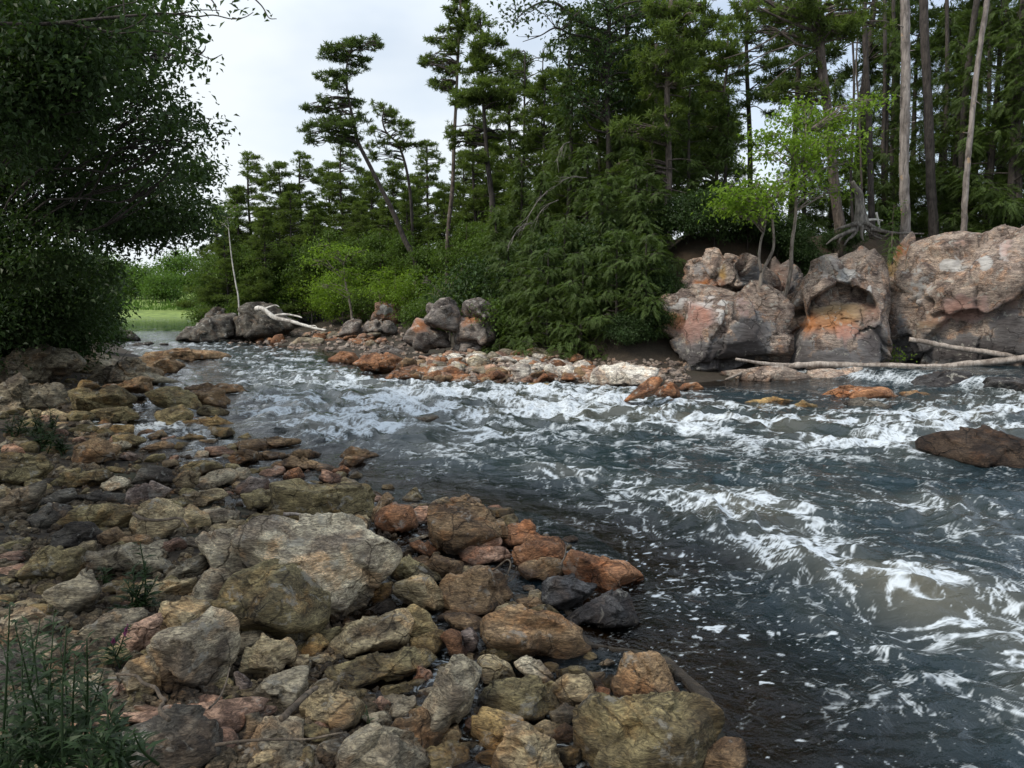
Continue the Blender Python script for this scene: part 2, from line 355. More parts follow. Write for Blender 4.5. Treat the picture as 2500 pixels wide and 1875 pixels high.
def river_material():
    m, t, p, n, l = newmat("river_water")
    g = n("ShaderNodeNewGeometry"); pos = g.outputs["Position"]
    fa = n("ShaderNodeAttribute"); fa.attribute_name = "foam"; de = n("ShaderNodeAttribute"); de.attribute_name = "depth"
    p.inputs["Base Color"].default_value = (0.010, 0.013, 0.010, 1); p.inputs["Roughness"].default_value = 0.06
    p.inputs["IOR"].default_value = 1.33
    b1 = nz(n, l, pos, 5.5, 4, 0.6, 0.6); b2 = nz(n, l, pos, 17, 4, 0.6, 0.3)
    bp = n("ShaderNodeBump"); bp.inputs["Strength"].default_value = 0.55; bp.inputs["Distance"].default_value = 0.06
    ys = n('ShaderNodeSeparateXYZ'); l(pos, ys.inputs[0]); l(rng_node(n, l, ys.outputs['Y'], 55, 72, 0.55, 0.03), bp.inputs['Strength'])
    l(math_node(n, l, 'ADD', b1, math_node(n, l, 'MULTIPLY', b2, 0.25)), bp.inputs["Height"]); l(bp.outputs[0], p.inputs["Normal"])
    # clear brown water near the stones, opaque where deep
    tr = n("ShaderNodeBsdfTransparent"); tr.inputs[0].default_value = (0.42, 0.33, 0.22, 1)
    gl = n("ShaderNodeBsdfGlossy"); gl.inputs["Roughness"].default_value = 0.05; l(bp.outputs[0], gl.inputs["Normal"])
    fr = n("ShaderNodeFresnel"); fr.inputs[0].default_value = 1.33; l(bp.outputs[0], fr.inputs["Normal"])
    cw = n("ShaderNodeMixShader"); l(fr.outputs[0], cw.inputs[0]); l(tr.outputs[0], cw.inputs[1]); l(gl.outputs[0], cw.inputs[2])
    wm = n("ShaderNodeMixShader"); l(rng_node(n, l, de.outputs["Fac"], 0.02, 0.60), wm.inputs[0]); l(cw.outputs[0], wm.inputs[1]); l(p.outputs[0], wm.inputs[2])
    f = n("ShaderNodeBsdfPrincipled"); f.inputs["Base Color"].default_value = (0.78, 0.79, 0.78, 1); f.inputs["Roughness"].default_value = 0.7
    # thin foam lets brown water show: tint with thickness
    l(ramp(n, l, fa.outputs["Fac"], [(0.15, (0.19, 0.205, 0.20)), (0.5, (0.37, 0.41, 0.43)), (1.0, (0.58, 0.64, 0.69))]), f.inputs["Base Color"])
    l(bp.outputs[0], f.inputs["Normal"])
    brk = nz(n, l, pos, 13, 7, 0.72, 1.2); brf = nz(n, l, pos, 45, 4, 0.7, 0.6)
    tex = math_node(n, l, 'ADD', math_node(n, l, 'SUBTRACT', brk, 0.5), math_node(n, l, 'MULTIPLY', math_node(n, l, 'SUBTRACT', brf, 0.5), 0.5))
    # foam hangs together in a stretched net of strings
    wn = n("ShaderNodeTexNoise"); wn.inputs["Scale"].default_value = 2.6; wn.inputs["Detail"].default_value = 3; l(pos, wn.inputs["Vector"])
    wv = n("ShaderNodeVectorMath"); wv.operation = 'MULTIPLY_ADD'; l(wn.outputs["Color"], wv.inputs[0]); wv.inputs[1].default_value = (0.55, 0.55, 0.0); l(pos, wv.inputs[2])
    net = []
    for sc_, wd in ((3.6, 0.13), (8.5, 0.17)):
        vo = n("ShaderNodeTexVoronoi"); vo.feature = 'DISTANCE_TO_EDGE'; vo.inputs["Scale"].default_value = sc_; l(wv.outputs[0], vo.inputs["Vector"])
        net.append(rng_node(n, l, vo.outputs["Distance"], 0.0, wd, 1.0, 0.0))
    web = math_node(n, l, 'MAXIMUM', net[0], math_node(n, l, 'MULTIPLY', net[1], 0.75))
    sm = math_node(n, l, 'ADD', fa.outputs["Fac"], math_node(n, l, 'ADD', math_node(n, l, 'MULTIPLY', tex, 0.7), math_node(n, l, 'MULTIPLY', math_node(n, l, 'MULTIPLY', math_node(n, l, 'SUBTRACT', web, 0.42), 0.68), rng_node(n, l, fa.outputs['Fac'], 0.03, 0.22))))
    ff = rng_node(n, l, sm, 0.08, 1.25, 0.0, 0.90)
    # water full of air bubbles looks milky brown round the foam
    va = n("ShaderNodeAttribute"); va.attribute_name = "air"
    l(mix(n, l, (0.010, 0.024, 0.032), (0.10, 0.097, 0.075), va.outputs["Fac"]), p.inputs["Base Color"])
    fs = n("ShaderNodeMixShader"); l(ff, fs.inputs[0]); l(wm.outputs[0], fs.inputs[1]); l(f.outputs[0], fs.inputs[2])
    l(fs.outputs[0], t.nodes["Material Output"].inputs[0])
    return m
def foam_density(P):
    D = np.zeros(len(P))
    for fr, pts, wd, st in FOAM:
        L = np.array([at_z(*q, 0.05)[:2] for q in S(fr, pts)])
        d = seg_dist(P, L); D = D + 0.85 * st * np.exp(-(d / (1.6 * wd)) ** 2)
    return np.minimum(D, 1.1)
def river():
    P, Fc = fan(860, 760, 2.2, 150, R(52), 0.85)
    x, y = P[:, 0], P[:, 1]
    D = foam_density(P); lake = sstep(62, 80, y)
    rough = (0.30 + 0.9 * np.minimum(D, 1) + 0.25 * sstep(10, 20, y)) * (1 - lake)
    shore = np.minimum(seg_dist(P, near), seg_dist(P, farr))
    calm_pool = np.exp(-((x - 7.5) / 3.0) ** 2 - ((y - 23.3) / 1.5) ** 2) + sstep(0.2, 0.4, step_up(P)) * 0.8
    bay = np.exp(-((x - 1.4) / 0.9) ** 2 - ((y - 5.2) / 1.3) ** 2)
    rough *= (0.25 + 0.75 * sstep(0, 1.0, shore)) * (1 - 0.9 * np.clip(calm_pool, 0, 1)) * (1 - 0.55 * bay)
    q = np.column_stack([x, y, 0 * x])
    wp = np.column_stack([noise(q * 0.55 + 3), noise(q * 0.55 + 9), 0 * x])
    a = q + 0.7 * wp
    w1 = 1 - 2.2 * np.abs(noise(a * np.array((0.75, 1.0, 1)))); w2 = 1 - 2.2 * np.abs(noise(a * 1.7 + 31)); w3 = noise(a * 4.1 + 5); w4 = noise(a * 9.0 + 7)
    h = rough * (0.095 * w1 + 0.075 * w2 * (0.6 + 0.4 * w1) + 0.048 * w3 * sstep(40, 12, y) + 0.017 * w4 * sstep(16, 6, y)) + 0.012 * noise(q * 2.3) * (1 - lake) + 0.002 * noise(q * 3) * lake
    h += 0.10 * np.minimum(D, 1) * (0.4 + noise(q * 1.3 + 50)) * (1 - lake)
    z = h + step_up(P)
    # foam: laced strings where the current is broken; the share of white follows the currents listed above
    def lace(c):
        c = c + 0.50 * np.column_stack([noise(c * 1.0 + 70), noise(c * 1.0 + 80), 0 * x]) + 0.16 * np.column_stack([noise(c * 3.7 + 1), noise(c * 3.7 + 2), 0 * x])
        v = 0; am = 0.5
        for k, s in enumerate((1.3, 3.0, 6.6, 13.0, 26.0)):
            v = v + am * (1 - np.abs(noise(c * s + 11 * k)) * 2.6); am *= (1.0, 0.95, 0.8, 0.6, 0.4)[k]
        return v + 0.35 * fbm(c * 1.1 + 40, 4, 0.6)
    ca, sa = math.cos(R(118)), math.sin(R(118))
    la = lace(np.column_stack([(x * ca + y * sa) * 0.92, (-x * sa + y * ca) * 1.12, 0 * x])); lb = lace(np.column_stack([x * 0.62, y * 1.0, 0 * x]) * 0.75 + 5)
    L = la + (lb - la) * sstep(9, 15, y) + 0.25 * w1 * sstep(8, 14, y) + 0.15 * w2
    o_ = np.argsort(L); rank = np.empty(len(L)); rank[o_] = np.linspace(0, 1, len(L))
    patch = 0.5 + 0.9 * noise(q * 0.35 + 4)
    cover = (0.13 * np.clip(patch, 0, 1) + 0.022 + 0.50 * D * np.clip(0.95 + 1.1 * noise(q * 0.8 + 60), 0.2, 1.5)) * (1 - lake) * sstep(75, 40, y) * (1 - np.clip(calm_pool, 0, 1)) * (1 - bay) * (0.15 + 0.85 * sstep(0.1, 1.2, shore))
    foam = sstep(1 - cover - 0.30, 1 - cover + 0.34, rank) * (0.75 + 0.3 * np.clip(cover * 1.6, 0, 1))
    # drifting flecks in the quiet water by the stones
    zone = np.exp(-((x - 1.9) / 1.2) ** 2 - ((y - 6.2) / 2.2) ** 2); pz = zone * np.clip(0.55 + 1.1 * noise(q * 1.1 + 33), 0, 1)
    aq = q + 0.08 * np.column_stack([noise(q * 4 + 5), noise(q * 4 + 6), 0 * x])
    f1 = noise(aq * np.array((6.0, 9.0, 1)) + 3) + 0.35 * noise(aq * 15 + 9); f2 = noise(aq * np.array((17.0, 24.0, 1)) + 8); f3 = noise(aq * 37.0 + 2)
    fl = np.maximum.reduce([sstep(0.72 - 0.45 * pz, 0.88 - 0.45 * pz, f1) * 0.95, sstep(0.60 - 0.36 * pz, 0.78 - 0.36 * pz, f2) * 0.8, sstep(0.60 - 0.25 * pz, 0.8 - 0.25 * pz, f3) * 0.6])
    foam = np.maximum(foam, np.where(zone > 0.1, fl, 0))
    fall = sstep(0.05, 0.2, step_up(P)) * sstep(0.50, 0.40, step_up(P)) * (y < 27) * (y > 14)
    foam = np.maximum(foam, fall * np.clip(0.72 + 1.1 * noise(q * np.array((6.0, 1.2, 1)) + 6), 0, 1))
    o = mesh("river", np.column_stack([P, z]), Fc, river_material()); tag(o, kind='structure')
    fattr(o, "foam", np.clip(foam, 0, 1)); fattr(o, "air", np.clip(0.9 * cover + 0.35 * D * (0.5 + noise(q * 0.9 + 21)) - 0.12, 0, 1) * (1 - lake)); fattr(o, "depth", z - land(P))
    return o
river()
# ------------------------------------------------------------------ rocks
TINT = {'olive': (0.215, 0.180, 0.098), 'brown': (0.205, 0.140, 0.082), 'grey': (0.255, 0.225, 0.170), 'pale': (0.42, 0.37, 0.28), 'pink': (0.36, 0.235, 0.175),
        'slate': (0.175, 0.158, 0.15), 'rust': (0.255, 0.130, 0.070), 'ochre': (0.30, 0.215, 0.10), 'dark': (0.10, 0.092, 0.080), 'purple': (0.25, 0.205, 0.185), 'tan': (0.33, 0.27, 0.17), 'white': (0.54, 0.51, 0.47),
        'umber': (0.052, 0.036, 0.026), 'black': (0.06, 0.06, 0.065), 'cliff': (0.30, 0.245, 0.215)}
def soft_poly(d, planes, p=18):
    s = np.zeros(len(d))
    for nrm, h in planes:
        c = d @ nrm; s += np.where(c > 1e-3, (np.maximum(c, 1e-3) / h) ** p, 0)
    return s ** (-1 / p) * 1.12
def unit3(v): return v / np.linalg.norm(v)
def rock_shape(poly, thick, seed, sub, rough=1.0, soft=60, cuts=4):
    """directions times radius in the frame (right, up, towards viewer); poly in metres about its centre"""
    r = np.random.default_rng(seed); d, Fc = ico(sub); pl = []
    n = len(poly); size = np.ptp(poly, axis=0).max()
    for i in range(n):
        a, b = poly[i], poly[(i + 1) % n]; e = b - a; nn = np.array((-e[1], e[0])); L = np.linalg.norm(nn)
        if L < 1e-6: continue
        nn = nn / L
        h = nn @ a
        if h < 0: nn, h = -nn, -h
        h = max(h, 0.06 * size)
        up = nn[1]
        a1 = r.uniform(0.25, 0.75) if up > 0.3 else r.uniform(0.05, 0.35)
        pl.append((np.array((nn[0] * math.cos(a1), nn[1] * math.cos(a1), math.sin(a1))), h * math.cos(a1)))
        a2 = r.uniform(0.1, 0.5)
        pl.append((np.array((nn[0] * math.cos(a2), nn[1] * math.cos(a2), -math.sin(a2))), h * math.cos(a2)))
    for k in range(4):
        v = np.array((r.uniform(-.75, .75), r.uniform(-.25, .8), 1.0)); v /= np.linalg.norm(v)
        pl.append((v, thick * r.uniform(0.42, 0.62)))
    pl.append((np.array((0.0, 0.1, -1.0)) / 1.005, thick * 0.55)); pl.append((np.array((0, .97, .24)), max(p_[1] for p_ in poly) * r.uniform(0.9, 1.0) + 1e-3))
    for k in range(cuts):                                            # broken corners
        v = unit3(np.array((r.normal(), r.normal() * .8 + .2, abs(r.normal()) * .8))); sup = max(poly @ v[:2]); pl.append((v, max(sup, thick * .4 * v[2]) * r.uniform(0.80, 0.95) + 1e-3))
    rad = soft_poly(d, pl, soft); V = d * rad[:, None]
    q = V / size * 3 + r.uniform(0, 90, 3)
    disp = 0.012 * noise(q * 0.8) + 0.011 * noise(q * 2.1) + 0.016 * (1 - 2 * np.abs(noise(q * 4.7)))
    if sub >= 4:                                                     # flat broken faces
        nb = 7 if sub == 4 else 10; s0 = V[r.integers(0, len(V), nb)]; wv = V + 0.10 * size * np.column_stack([noise(q * 1.5 + 3), noise(q * 1.5 + 8), noise(q * 1.5 + 14)])
        k = np.argmin(np.stack([((wv - a) ** 2).sum(1) for a in s0]), 0); tl = r.normal(size=(nb, 3)) * 0.24
        disp = disp + (r.normal(size=nb) * 0.016)[k] + np.clip(((V - s0[k]) * tl[k]).sum(1) / size, -.05, .05)
    if sub >= 5: disp = disp + 0.008 * noise(q * 11) + 0.005 * noise(q * 23)
    t = r.normal(size=3) * (1, 0.6, 1); t[1] += 1.6; t /= np.linalg.norm(t)        # bedding layers
    lay = noise(np.column_stack([(V @ t) / size * 16 + r.uniform(0, 50), q[:, 0] * 0.3, q[:, 2] * 0.3]))
    disp = disp + 0.012 * lay
    return V + d * (disp * size * rough)[:, None], Fc
def view_frame(px, py):
    W = ray(px, py); sl = np.linalg.norm(W); W = -W / sl
    Rr = np.cross((0, 0, 1.0), W); Rr /= np.linalg.norm(Rr); U = np.cross(W, Rr)
    return Rr, U, W, sl
ROCKS = []       # everything already placed: outline (px), depth, words
def outline_rock(fr, pts, tint, label=None, name='rock', cat='rock', thick=0.85, Y=None, sub=None, mat='rock', group=None, rough=1.0, soft=60, blocky=0.0, stains=None, lift=0.0, words=None, carve=None, nblk=30, cuts=4):
    poly = np.array(S(fr, pts), float); c = (poly.max(0) + poly.min(0)) / 2
    wpx, hpx = np.ptp(poly, axis=0)
    if Y is None:
        base = hit(c[0], poly[:, 1].max(), lift); Y = base[1]
        Y += 0.5 * thick * min(wpx, 1.6 * hpx) / F * Y * 0.7
    Rr, U, W, sl = view_frame(*c)
    pm = np.column_stack([(poly[:, 0] - c[0]), (c[1] - poly[:, 1])]) * (Y / ray(*c)[1]) / F      # real size at its distance
    size = np.ptp(pm, axis=0).max()
    if sub is None: sub = 6 if size * F / Y > 330 else (5 if size * F / Y > 110 else (4 if size * F / Y > 40 else 3))
    seed = int(abs(c[0] * 7.1 + c[1] * 13.7)) % 100000
    V, Fc = rock_shape(pm, thick * min(np.ptp(pm[:, 0]), 1.6 * np.ptp(pm[:, 1])), seed, sub, rough, soft, cuts)
    V = V[:, :1] * Rr + V[:, 1:2] * U + V[:, 2:3] * W
    ctr = at_y(c[0], c[1], Y)
    if blocky:
        r = np.random.default_rng(seed + 5); nb = nblk
        sd_ = V[r.integers(0, len(V), nb)] + r.normal(size=(nb, 3)) * 0.1 * size
        sc_ = np.array((1.0, 1.0, 0.62)); wv = V + 0.12 * size * 0.3 * np.column_stack([noise(V * 2 + 1), noise(V * 2 + 7), noise(V * 2 + 13)])
        dd = np.stack([np.linalg.norm((wv - s_) * sc_, axis=1) for s_ in sd_]); k = np.argsort(dd, 0)
        d1 = np.take_along_axis(dd, k[:1], 0)[0]; d2 = np.take_along_axis(dd, k[1:2], 0)[0]
        tl = r.normal(size=(nb, 3)) * 0.40
        off = r.normal(size=nb)[k[0]] * 0.42 * blocky + np.clip(((V - sd_[k[0]]) * tl[k[0]]).sum(1), -1.3 * blocky, 1.3 * blocky)
        crack = -0.5 * blocky * np.exp(-((d2 - d1) / (0.007 * size)) ** 2)
        nrm = V / (np.linalg.norm(V, axis=1)[:, None] + 1e-9)
        V = V + nrm * (off + crack)[:, None]
        V = V + nrm * (0.025 * fbm(V * 2.6 + 4, 5, 0.6))[:, None]
    if carve:
        f2, cx, cy_, rx, ry, dep = carve; (ax, ay, arx, ary), = S(f2, [(cx, cy_, rx, ry)])
        sx, sy = project(V + ctr); u = (sx - ax) / arx + 0.12 * noise(V * 1.3); v = (sy - ay) / ary + 0.15 * noise(V * 1.7 + 9)
        r2 = 1 - u * u - v * v
        V = V - W * (dep * sstep(0, 0.10 + 0.5 * sstep(-0.2, 0.6, v), r2) * (1 - 0.95 * sstep(-0.75, 0.95, v)) * (V @ W > 0))[:, None]
    o = mesh(name, V, Fc, M[mat], loc=ctr)
    tn = np.array(TINT[tint]) * np.random.default_rng(seed).uniform(0.95, 1.45)
    o.color = (*tn, 1)
    if stains is not None:
        sx, sy = project(V + ctr); C4 = np.zeros((len(V), 4)); C4[:, :3] = 0.3
        wob = np.column_stack([noise(V * 2.2 + 3), noise(V * 2.2 + 8)]) * 18
        for (f2, cx, cy_, rx, ry, colr, st) in stains:
            (ax, ay, arx, ary), = S(f2, [(cx, cy_, rx, ry)])
            g = st * np.exp(-(((sx + wob[:, 0] - ax) / arx) ** 2 + ((sy + wob[:, 1] - ay) / ary) ** 2) ** 1.5)
            C4[:, :3] = C4[:, :3] * (1 - g[:, None].clip(0, 1)) + np.array(colr) * g[:, None].clip(0, 1); C4[:, 3] = np.maximum(C4[:, 3], g)
        fattr(o, "stain", C4.clip(0, 1), 'FLOAT_COLOR')
    tag(o, label, cat, group)
    ROCKS.append(dict(o=o, poly=poly, c=c, Y=Y, tint=tint, w=wpx, h=hpx, label=label, words=words))
    return o
# the stones of the near bank: frame, tint, outline, label (or None: described from its neighbours further down)
def P2(t): v = [float(q) for q in t.split()]; return list(zip(v[::2], v[1::2]))
NEAR_ROCKS = [
 # boulders
 ('A', 'olive', "185 150 560 185 620 240 628 340 590 358 400 350 205 310 190 200", "long flat-topped olive block beside the river, behind the big pale boulder"),
 ('A', 'pale', "5 420 110 345 330 335 560 355 700 440 725 560 560 705 390 855 330 860 200 700 5 620", "biggest pale boulder of the near bank with a cracked pinkish top"),
 ('B', 'olive', "1275 470 1400 250 1550 195 1700 195 1850 250 1905 320 1885 560 1800 650 1690 665 1500 595 1290 520", "rounded yellow-grey boulder leaning in front of the biggest pale boulder"),
 ('B', 'pale', "920 660 1000 600 1240 522 1330 550 1400 600 1395 700 1300 940 1240 958 1100 890 960 800", "angular pink-grey boulder with a pointed foot above a dark hollow"),
 ('J', 'olive', "215 1190 420 1120 600 1108 740 1150 798 1200 805 1330 745 1400 700 1480 230 1480 208 1300", "huge squarish olive boulder at the water's edge at the bottom of the photo"),
 ('A', 'brown', "1800 1130 1850 1020 1990 990 2030 1010 2140 1190 2175 1245 1850 1218", "tall red-brown wedge standing in the water behind the huge squarish boulder"),
 ('A', 'brown', "1150 830 1350 800 1500 830 1600 880 1642 970 1590 1032 1450 1012 1180 982 1143 900", "long brown slab with a golden underside beside the foam flecks"),
 ('A', 'rust', "1555 590 1600 480 1690 432 1770 470 1850 540 1960 562 1900 640 1780 685 1620 645", "red-brown pointed boulder running out into the river"),
 ('A', 'black', "1450 685 1480 640 1600 622 1720 655 1785 692 1650 745 1610 792 1480 772", "wet black stone with a bluish flat top between the boulders"),
 ('A', 'black', "1550 845 1700 740 1830 682 1890 720 1932 830 1890 855 1760 870", "wet dark stone with a rusty right end, in the water"),
 ('A', 'brown', "895 365 910 290 1050 265 1150 275 1250 375 1240 430 1100 500 1030 522 960 462", "big ribbed brown boulder at the river edge, behind the pink oval stones"),
 ('A', 'brown', "948 695 1020 612 1180 578 1240 620 1312 742 1280 792 1090 802 985 772", "broad mossy brown boulder left of the foam-filled crevice"),
 ('A', 'tan', "400 950 500 850 760 812 782 850 745 965 600 1002 490 1032 420 992", "flat pale slab with a red spot, right of the rounded yellow-grey boulder"),
 ('A', 'olive', "375 1095 440 1040 640 1005 800 998 950 1008 962 1050 850 1082 740 1152 600 1172 420 1152", "long mossy olive stone lying under the flat pale slab"),
 ('A', 'grey', "873 1312 920 1150 1010 1030 1060 1020 1150 1080 1197 1150 1150 1222 1080 1282 1040 1382 950 1388 890 1352", "tall grey-olive stone leaning to the left in the middle of the rubble"),
 ('A', 'olive', "1155 1215 1200 1160 1400 1120 1500 1180 1562 1252 1480 1312 1380 1332 1200 1292", "broad furry-looking olive boulder right of the tall leaning stone"),
 ('A', 'tan', "283 1302 340 1170 400 1148 470 1180 582 1262 560 1332 470 1368 340 1332", "chunky tan stone with a ridge, right of a driftwood stick"),
 ('A', 'grey', "425 1535 520 1390 660 1353 750 1400 830 1450 885 1542 870 1640 420 1640", "large flat grey slab at the bottom edge, crossed by a thin twig"),
 ('A', 'ochre', "1140 1300 1180 1273 1330 1310 1440 1370 1472 1432 1300 1482 1170 1482 1138 1400", "ochre boulder with an orange corner left of the huge squarish boulder"),
 ('A', 'tan', "1245 1505 1260 1400 1400 1368 1500 1450 1565 1565 1540 1640 1245 1640", "rough yellowish stone at the bottom edge in front of the ochre boulder"),
 ('B', 'dark', "700 1290 800 1160 1000 1100 1200 1150 1290 1270 1310 1470 690 1470", "large dark grey boulder in the lower left behind the weeds"),
 ('B', 'pink', "640 1060 700 1003 1000 1038 1400 1075 1602 1140 1590 1172 1400 1252 1150 1162", "long low pinkish slab pointing right, above the dark grey boulder"),
 ('C', 'olive', "450 475 465 378 690 368 785 440 745 515 560 502", "large grey-olive block with a flat tilted top on the far part of the near bank"),
 ('C', 'ochre', "345 420 420 308 595 362 455 402 430 450", "wedge-shaped rusty-topped rock left of the grey-olive block"),
 ('C', 'brown', "1450 672 1550 652 1680 665 1780 660 1790 702 1600 737 1460 712", "flat brown slab jutting from the near bank into white water"),
 ('C', 'dark', "820 935 842 825 870 826 1005 872 1052 942 1000 992 850 935", "dark pointed stone standing up left of centre on the near bank"),
 ('C', 'purple', "735 1012 800 960 900 945 1005 985 962 1032 820 1052", "bluish-grey smooth stone with pale patches on the near bank"),
 ('C', 'pale', "608 942 690 888 762 932 742 972 640 988", "small pale angular stone shining among dull ones at the left"),
 ('C', 'tan', "798 1192 830 1100 920 1028 1002 1050 1092 1110 1062 1202 920 1282 808 1242", "humped tan boulder with a dry stick across it"),
 ('C', 'pale', "1208 1270 1260 1225 1440 1230 1482 1262 1502 1380 1380 1532 1290 1492", "pale boulder touching the left side of the biggest pale boulder"),
 ('C', 'olive', "-40 920 -40 770 100 748 230 800 272 862 230 902 100 962", "big olive boulder cut off by the left edge"),
 ('C', 'brown', "868 185 950 130 1010 120 1160 130 1242 124 1302 145 1402 182 1400 202 1200 192 1000 192", "low humped red-brown rock island lying in the river at the far left"),
 ('C', 'brown', "825 205 900 178 1000 190 1102 230 1052 262 960 292 870 245", "low red-brown rock shelf at the tip of the near bank"),
 ('C', 'brown', "2046 772 2110 708 2212 738 2300 772 2200 796 2100 800", "brown humped stone lying alone in the river off the bank"),
 ('C', 'pink', "1920 905 1940 853 2030 880 2085 942 1960 938", "pinkish wedge stone at the water beside the long olive block"),
 ('A', 'pink', "1068 522 1150 480 1250 483 1292 522 1230 562 1130 572 1080 552", "pink oval stone with pale stripes lying low between boulders"),
 ('A', 'pink', "1028 462 1100 393 1190 386 1242 450 1230 492 1100 522 1048 532", "pink ribbed stone just above the pink oval stone"),
 ('A', 'rust', "803 445 850 430 942 490 900 527 830 482", "rusty brick-shaped stone right of the biggest pale boulder"),
 ('A', 'tan', "740 650 870 628 940 680 980 742 930 812 860 772 745 722", "pale tan block left of the broad mossy brown boulder"),
 ('A', 'pale', "1318 1050 1400 1018 1500 1090 1527 1132 1480 1172 1400 1122 1330 1092", "smooth pale violet stone just below the long brown slab"),
 # the rest
 ('A', 'brown', "622 305 690 213 740 240 738 292 650 335 628 362", 0), ('A', 'rust', "648 305 740 268 800 288 832 370 770 402 690 412 650 372", 0),
 ('A', 'pink', "825 290 880 268 917 290 905 347 860 372 828 342", 0), ('A', 'brown', "1000 237 1080 220 1150 245 1142 277 1010 272", 0),
 ('A', 'olive', "1150 287 1290 280 1312 302 1280 327 1200 332", 0), ('A', 'rust', "1238 402 1380 348 1452 422 1420 472 1290 492 1243 452", 0),
 ('A', 'rust', "1298 502 1400 438 1540 428 1572 490 1562 572 1450 592 1330 572", 0), ('A', 'brown', "1348 572 1450 530 1540 535 1562 602 1480 642 1390 642", 0),
 ('A', 'brown', "1328 737 1430 725 1502 812 1400 805", 0), ('A', 'brown', "868 562 930 518 1060 548 1082 592 960 642", 0),
 ('A', 'olive', "708 622 740 548 830 528 900 588 978 642 960 682 830 652 740 662", 0), ('A', 'ochre', "558 737 640 663 710 653 722 690 660 752 590 772", 0),
 ('A', 'dark', "553 792 700 740 747 772 720 802 620 827", 0), ('A', 'olive', "768 822 830 768 910 820 957 892 900 907 770 952", 0),
 ('A', 'ochre', "243 1002 330 898 430 888 442 920 400 962 430 1012 300 1012", 0), ('A', 'brown', "978 812 1060 793 1152 830 1150 902 1020 882", 0),
 ('A', 'ochre', "808 922 950 898 1002 952 920 1012 813 1002", 0), ('A', 'rust', "958 922 1000 888 1050 910 1087 1012 1020 1032", 0),
 ('A', 'purple', "1058 892 1110 878 1137 930 1110 1002 1080 992", 0), ('B', 'tan', "1435 825 1500 690 1600 633 1720 680 1747 752 1680 842 1560 902", 0),
 ('A', 'tan', "208 1022 310 1008 302 1102 230 1112", 0), ('A', 'grey', "28 1192 130 1108 282 1100 290 1172 250 1252 150 1312 60 1232", 0),
 ('A', 'olive', "638 1182 680 1148 800 1143 817 1192 720 1222 650 1212", 0), ('A', 'pink', "818 1142 850 1068 900 1088 927 1142 860 1172", 0),
 ('A', 'olive', "913 1092 950 1053 1022 1050 1000 1102 930 1122", 0), ('A', 'olive', "1098 1022 1180 983 1330 983 1392 1022 1340 1042 1200 1052", 0),
 ('A', 'tan', "1143 1022 1220 1018 1290 1058 1332 1122 1200 1172 1158 1082", 0), ('A', 'tan', "1498 1172 1580 1108 1660 1108 1702 1202 1650 1257 1540 1232", 0),
 ('A', 'olive', "1518 1082 1580 1068 1592 1112 1540 1132", 0), ('A', 'olive', "1588 1072 1660 1068 1707 1122 1690 1162 1600 1112", 0),
 ('A', 'rust', "1698 1182 1740 1158 1792 1170 1790 1222 1720 1237", 0), ('A', 'grey', "1498 1292 1560 1253 1642 1280 1640 1342 1560 1367 1510 1342", 0),
 ('A', 'brown', "1478 1402 1560 1348 1632 1370 1600 1442 1530 1462", 0), ('A', 'ochre', "1113 1512 1150 1483 1252 1483 1250 1600 1113 1600", 0),
 ('A', 'olive', "1498 1472 1640 1448 1652 1542 1560 1562", 0), ('A', 'brown', "713 1382 740 1318 870 1298 940 1370 977 1482 900 1512 800 1432", 0),
 ('A', 'olive', "968 1502 1070 1428 1142 1440 1110 1502 1050 1547", 0), ('A', 'pink', "598 1262 660 1213 712 1240 690 1292 620 1302", 0),
 ('A', 'pale', "698 1302 740 1238 822 1218 827 1262 780 1312 720 1332", 0), ('A', 'grey', "578 1302 680 1298 717 1342 690 1372 600 1332", 0),
 ('A', 'grey', "28 1432 130 1308 262 1370 260 1442 150 1502 60 1482", 0), ('A', 'olive', "258 1332 400 1378 412 1442 330 1442 270 1382", 0),
 ('A', 'grey', "88 1502 230 1453 352 1510 340 1600 60 1600", 0), ('A', 'grey', "-20 1292 60 1298 112 1352 60 1402 -20 1422", 0),
 ('A', 'pale', "745 975 800 945 815 1000 760 1010", 0), ('A', 'tan', "310 1015 400 1010 450 1040 380 1085 330 1060", 0), ('A', 'pale', "840 1175 915 1168 920 1210 850 1225", 0),
 ('B', 'pink', "688 682 780 578 940 518 962 560 940 642 880 722 720 742", 0), ('B', 'tan', "753 882 790 768 910 743 932 860 930 952 850 1002 770 952", 0),
 ('B', 'pale', "1218 1152 1270 1118 1330 1150 1402 1242 1330 1262", 0), ('B', 'grey', "1498 1252 1600 1113 1780 1150 1802 1212 1740 1282 1560 1322", 0),
 ('B', 'purple', "1408 852 1430 838 1522 912 1500 1002 1430 952", 0), ('B', 'pale', "1408 577 1520 588 1632 635 1480 702 1420 662", 0),
 ('B', 'grey', "1158 332 1230 238 1330 223 1392 270 1330 402 1270 442 1180 392", 0), ('B', 'tan', "998 422 1150 398 1272 440 1240 522 1010 592", 0),
 ('B', 'tan', "888 342 1000 308 1152 298 1142 372 1080 402 920 392", 0), ('B', 'grey', "518 132 600 88 780 78 902 130 1002 202 990 292 800 252 560 232", 0),
 ('B', 'grey', "1008 252 1090 188 1200 148 1252 190 1200 262 1050 302", 0), ('B', 'pink', "878 112 980 58 1070 43 1112 90 1000 122", 0),
 ('B', 'grey', "1058 62 1100 28 1202 38 1202 102 1120 102", 0), ('B', 'grey', "288 352 480 268 542 258 577 380 500 482 340 512", 0),
 ('B', 'olive', "148 202 250 108 440 108 512 200 500 282 380 312 200 252", 0), ('B', 'grey', "498 572 640 488 830 488 862 540 700 642 560 652", 0),
 ('B', 'grey', "-30 522 150 478 302 560 240 652 60 662", 0), ('B', 'tan', "478 882 560 848 622 890 592 962 500 952", 0),
